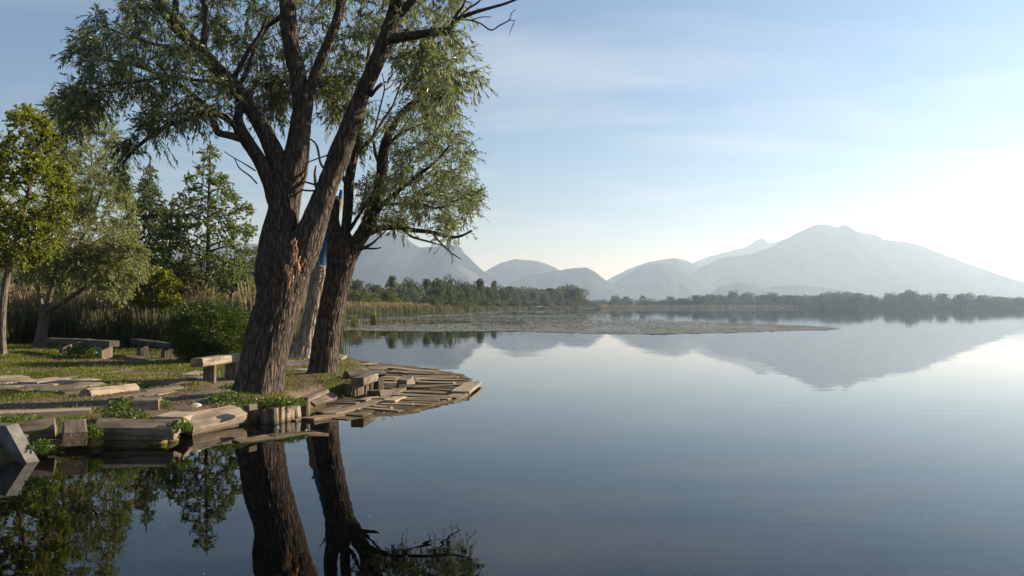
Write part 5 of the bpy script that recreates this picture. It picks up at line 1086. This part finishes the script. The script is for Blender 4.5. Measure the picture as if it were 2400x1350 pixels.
cand = np.concatenate([np.stack([rg_.uniform(-13.5, -1.5, 230000), rg_.uniform(8, 20, 230000)], -1), np.stack([rg_.uniform(-19, -4, 130000), rg_.uniform(18, 31, 130000)], -1)])
vis = np.abs(cand[:, 0]) < cand[:, 1] * .72; cand = cand[vis]; s_ = sdist(cand[:, 0], cand[:, 1]); cand = cand[s_ > .12]
gmask = np.clip(.55 + 1.3 * fbm2(cand[:, 0] * .7, cand[:, 1] * .7, 4, 31), 0, 1)
for q in BARE: gmask = np.where(in_poly(cand[:, 0], cand[:, 1], q), gmask * .16, gmask)
for mx_, my_, rr__, hh_ in MOUNDS[2:3] + MOUNDS[4:5]: gmask = np.maximum(gmask, 1.3 * np.exp(-((cand[:, 0] - mx_) ** 2 + (cand[:, 1] - my_) ** 2) / (rr__ * rr__)))
gmask *= np.clip(.75 + .9 * fbm2(cand[:, 0] * 3.1, cand[:, 1] * 3.1, 3, 37), 0, 1.2)
k = rg_.uniform(size=len(cand)) < gmask; cand = cand[k]
ok = np.ones(len(cand), bool)
for a, b, w in FOOT:
    e = b - a; t = np.clip(((cand - a) @ e) / (e @ e), 0, 1); ok &= np.linalg.norm(cand - a - t[:, None] * e, axis=1) > w
cand = cand[ok]; n_ = len(cand); zz = height(cand[:, 0], cand[:, 1])
hh = rg_.uniform(.03, .075, n_) * (1 + .5 * fbm2(cand[:, 0] * 1.7, cand[:, 1] * 1.7, 3, 44)); a_ = rg_.uniform(0, 6.283, n_); wd = rg_.uniform(.005, .011, n_) * np.clip(cand[:, 1] / 13, 1, 2)
base = np.stack([cand[:, 0], cand[:, 1], zz - .01], -1); sd = np.stack([np.cos(a_), np.sin(a_), 0 * a_], -1) * wd[:, None]; ln = rg_.normal(size=(n_, 2)) * .45
tip = base + np.stack([ln[:, 0] * hh, ln[:, 1] * hh, hh], -1)
gb.add(np.stack([base - sd, base + sd, tip], 1).reshape(-1, 3), [np.arange(3 * n_).reshape(-1, 3)], np.repeat(np.clip(rg_.uniform(.1, .9, n_) + .5 * fbm2(cand[:, 0] * .8, cand[:, 1] * .8, 3, 61), 0, 1), 3))
link('grass', gb.mesh('grass', M['grass']), kind='stuff')
# litter of bark chips and dry leaves on the bare earth
lt = Buf(); n_ = 2600; x = rg_.uniform(-9, -2.2, n_); y = rg_.uniform(9, 17, n_); k = sdist(x, y) > .05; x, y = x[k], y[k]
V, fq = leaf_quads(np.stack([x, y, height(x, y) + .012], -1), np.concatenate([rg_.normal(size=(len(x), 2)), rg_.normal(size=(len(x), 1)) * .2], 1), .05, .018, rg_); lt.add(V, [fq], np.repeat(rg_.uniform(0, 1, len(x)), 4))
m, n, o = new_mat('litter'); at = N(n, 'ShaderNodeAttribute', attribute_name='tint'); cl = ramp(n, at.outputs['Fac'], [(0, (.07, .045, .025)), (1, (.30, .23, .15))]); bb = N(n, 'ShaderNodeBsdfDiffuse'); n.links.new(cl, bb.inputs[0]); n.links.new(bb.outputs[0], o.inputs[0])
link('leaf_litter', lt.mesh('leaf_litter', m), kind='stuff')

# ------------------------------------------------------------------ small things
for k, (px, py) in enumerate([(1076, 933), (967, 954), (918, 965), (844, 962), (899, 972), (717, 1012), (652, 1007)]):
    g = G(px, py, .02); rg_ = np.random.default_rng(k); B = Buf()
    V, fq = leaf_quads(np.array([g + [0, 0, .01]] * 5), np.array([[.3, -.2, .9]] * 5) + rg_.normal(size=(5, 3)) * .25, .07 if k < 3 else .035, .028, rg_); B.add(V, [fq])
    thing('feather', ['white feather stuck to the right edge of the deck', 'white feather upright on the sunken front planks', 'white feather left of the upright one at the deck front', 'tiny white down at the foot of the top board', 'tiny white down beside the sunken planks', 'tiny white fleck on the front edge board', 'tiny white fleck at the corner of front edge board'][k], 'feather', tuple(g), 'white feathers on the deck', B.mesh('feather', M['feather'], g))
g = bedded(457, 953, 457, 953, .03)[0]; B = Buf(); th = np.linspace(0, 2 * np.pi, 14, endpoint=False)
rows = [(0.08, .04, 0.0), (.075, .035, .02), (.035, .02, .04), (.0, .0, .05)]
for k, (a, b, z) in enumerate(rows[:3]):
    pass
ringv = np.concatenate([np.stack([a * np.cos(th) * (1 + .25 * np.sin(3 * th + z * 50)), b * np.sin(th), z + .012 * np.sin(2 * th + 1)], -1) for a, b, z in rows[:3]] + [np.array([[.01, 0, .055]])])
q = np.concatenate([np.stack([r * 14 + np.arange(14), r * 14 + (np.arange(14) + 1) % 14, (r + 1) * 14 + (np.arange(14) + 1) % 14, (r + 1) * 14 + np.arange(14)], -1) for r in (0, 1)])
thing('crumpled_paper', 'crumpled pale yellow scrap lying on the earth behind the broad flat plank', 'litter', tuple(g), None, mesh_np('crumpled_paper', ringv, [q, np.stack([28 + np.arange(14), 28 + (np.arange(14) + 1) % 14, np.full(14, 42)], -1)], M['yellow_rag'], None, True))

def box_mesh(name, lo, hi, mat):
    v = [(x, y, z) for x in (lo[0], hi[0]) for y in (lo[1], hi[1]) for z in (lo[2], hi[2])]
    return mesh_np(name, v, [[(0, 1, 3, 2), (4, 6, 7, 5), (0, 4, 5, 1), (2, 3, 7, 6), (0, 2, 6, 4), (1, 5, 7, 3)]], mat)
# boat shelter by the point
D_ = 560; x0 = (1266 - 1200) / F * D_
hut = thing('boat_shelter', 'small open boat shelter with a white sloping roof by the reeds near the point', 'shelter', (x0, D_, 0))
rv = [(-3.6, -2, 1.55), (2.6, -2, 2.05), (2.6, 2, 2.15), (-3.6, 2, 1.65), (-3.6, -2, 1.70), (2.6, -2, 2.2), (2.6, 2, 2.3), (-3.6, 2, 1.8)]
part('roof', mesh_np('roof', rv, [[(3, 2, 1, 0), (4, 5, 6, 7), (0, 1, 5, 4), (1, 2, 6, 5), (2, 3, 7, 6), (3, 0, 4, 7)]], M['white_wall']), hut, loc=(x0, D_, 0))
for a, b, hh_ in ((-3.2, -1.7, 1.55), (2.3, -1.7, 2.0), (2.3, 1.7, 2.1), (-3.2, 1.7, 1.6)): part('post', box_mesh('post', (a - .1, b - .1, -.8), (a + .1, b + .1, hh_), M['dark_timber']), hut, loc=(x0, D_, 0))
part('platform', box_mesh('platform', (-3.6, -2, .25), (3.2, 2, .4), M['dark_timber']), hut, loc=(x0, D_, 0))
part('back_wall', box_mesh('back_wall', (1.2, 1.45, .4), (2.2, 1.55, 1.95), M['dark_timber']), hut, loc=(x0, D_, 0))
D_ = 1072; x0 = (1486 - 1200) / F * D_; zb = H(x0, D_); hz = (HORIZON - 702) / F * D_ + CAMZ
hs_ = thing('house', 'tiny white house showing above the bushes on the far shore', 'house', (x0, D_, zb))
part('wall', box_mesh('wall', (-1.5, -2, 0), (1.5, 2, hz - zb), M['white_wall']), hs_, loc=(x0, D_, zb))
part('roof', mesh_np('roof', [(-1.8, -2.4, hz - zb), (1.8, -2.4, hz - zb), (1.8, 2.4, hz - zb), (-1.8, 2.4, hz - zb), (-1.8, 0, hz - zb + .9), (1.8, 0, hz - zb + .9)], [[(0, 1, 5, 4), (2, 3, 4, 5)], [(0, 4, 3), (1, 2, 5)]], M['roof_tile']), hs_, loc=(x0, D_, zb))
for a in (-.75, .75): part('window', box_mesh('window', (a - .35, -2.06, 4.0), (a + .35, -2.003, 5.2), M['dark_timber']), hs_, loc=(x0, D_, zb))

# pollen and down drifting on the water
rg_ = np.random.default_rng(8); n_ = 170; py = rg_.uniform(880, 1350, n_); px = rg_.uniform(0, 2400, n_); dd = CAMZ * F / (py - HORIZON); x = (px - 1200) / F * dd; k = sdist(x, dd) < -.3; x, y = x[k], dd[k]; n_ = len(x)
B = Buf(); r_ = rg_.uniform(.0015, .0038, n_) * np.where(rg_.uniform(size=n_) < .1, 2.2, 1); a_ = np.arange(5) / 5 * 2 * np.pi
B.add(np.stack([x[:, None] + r_[:, None] * np.cos(a_), y[:, None] + 1.6 * r_[:, None] * np.sin(a_), np.full((n_, 5), .004)], -1).reshape(-1, 3), [np.arange(5 * n_).reshape(-1, 5)])
M['down'] = plain_mat('down', (0.35, 0.34, 0.30), (0.5, 0.49, 0.45), 9, 0.8, 0.0)
link('floating_specks', B.mesh('floating_specks', M['down']), kind='stuff')
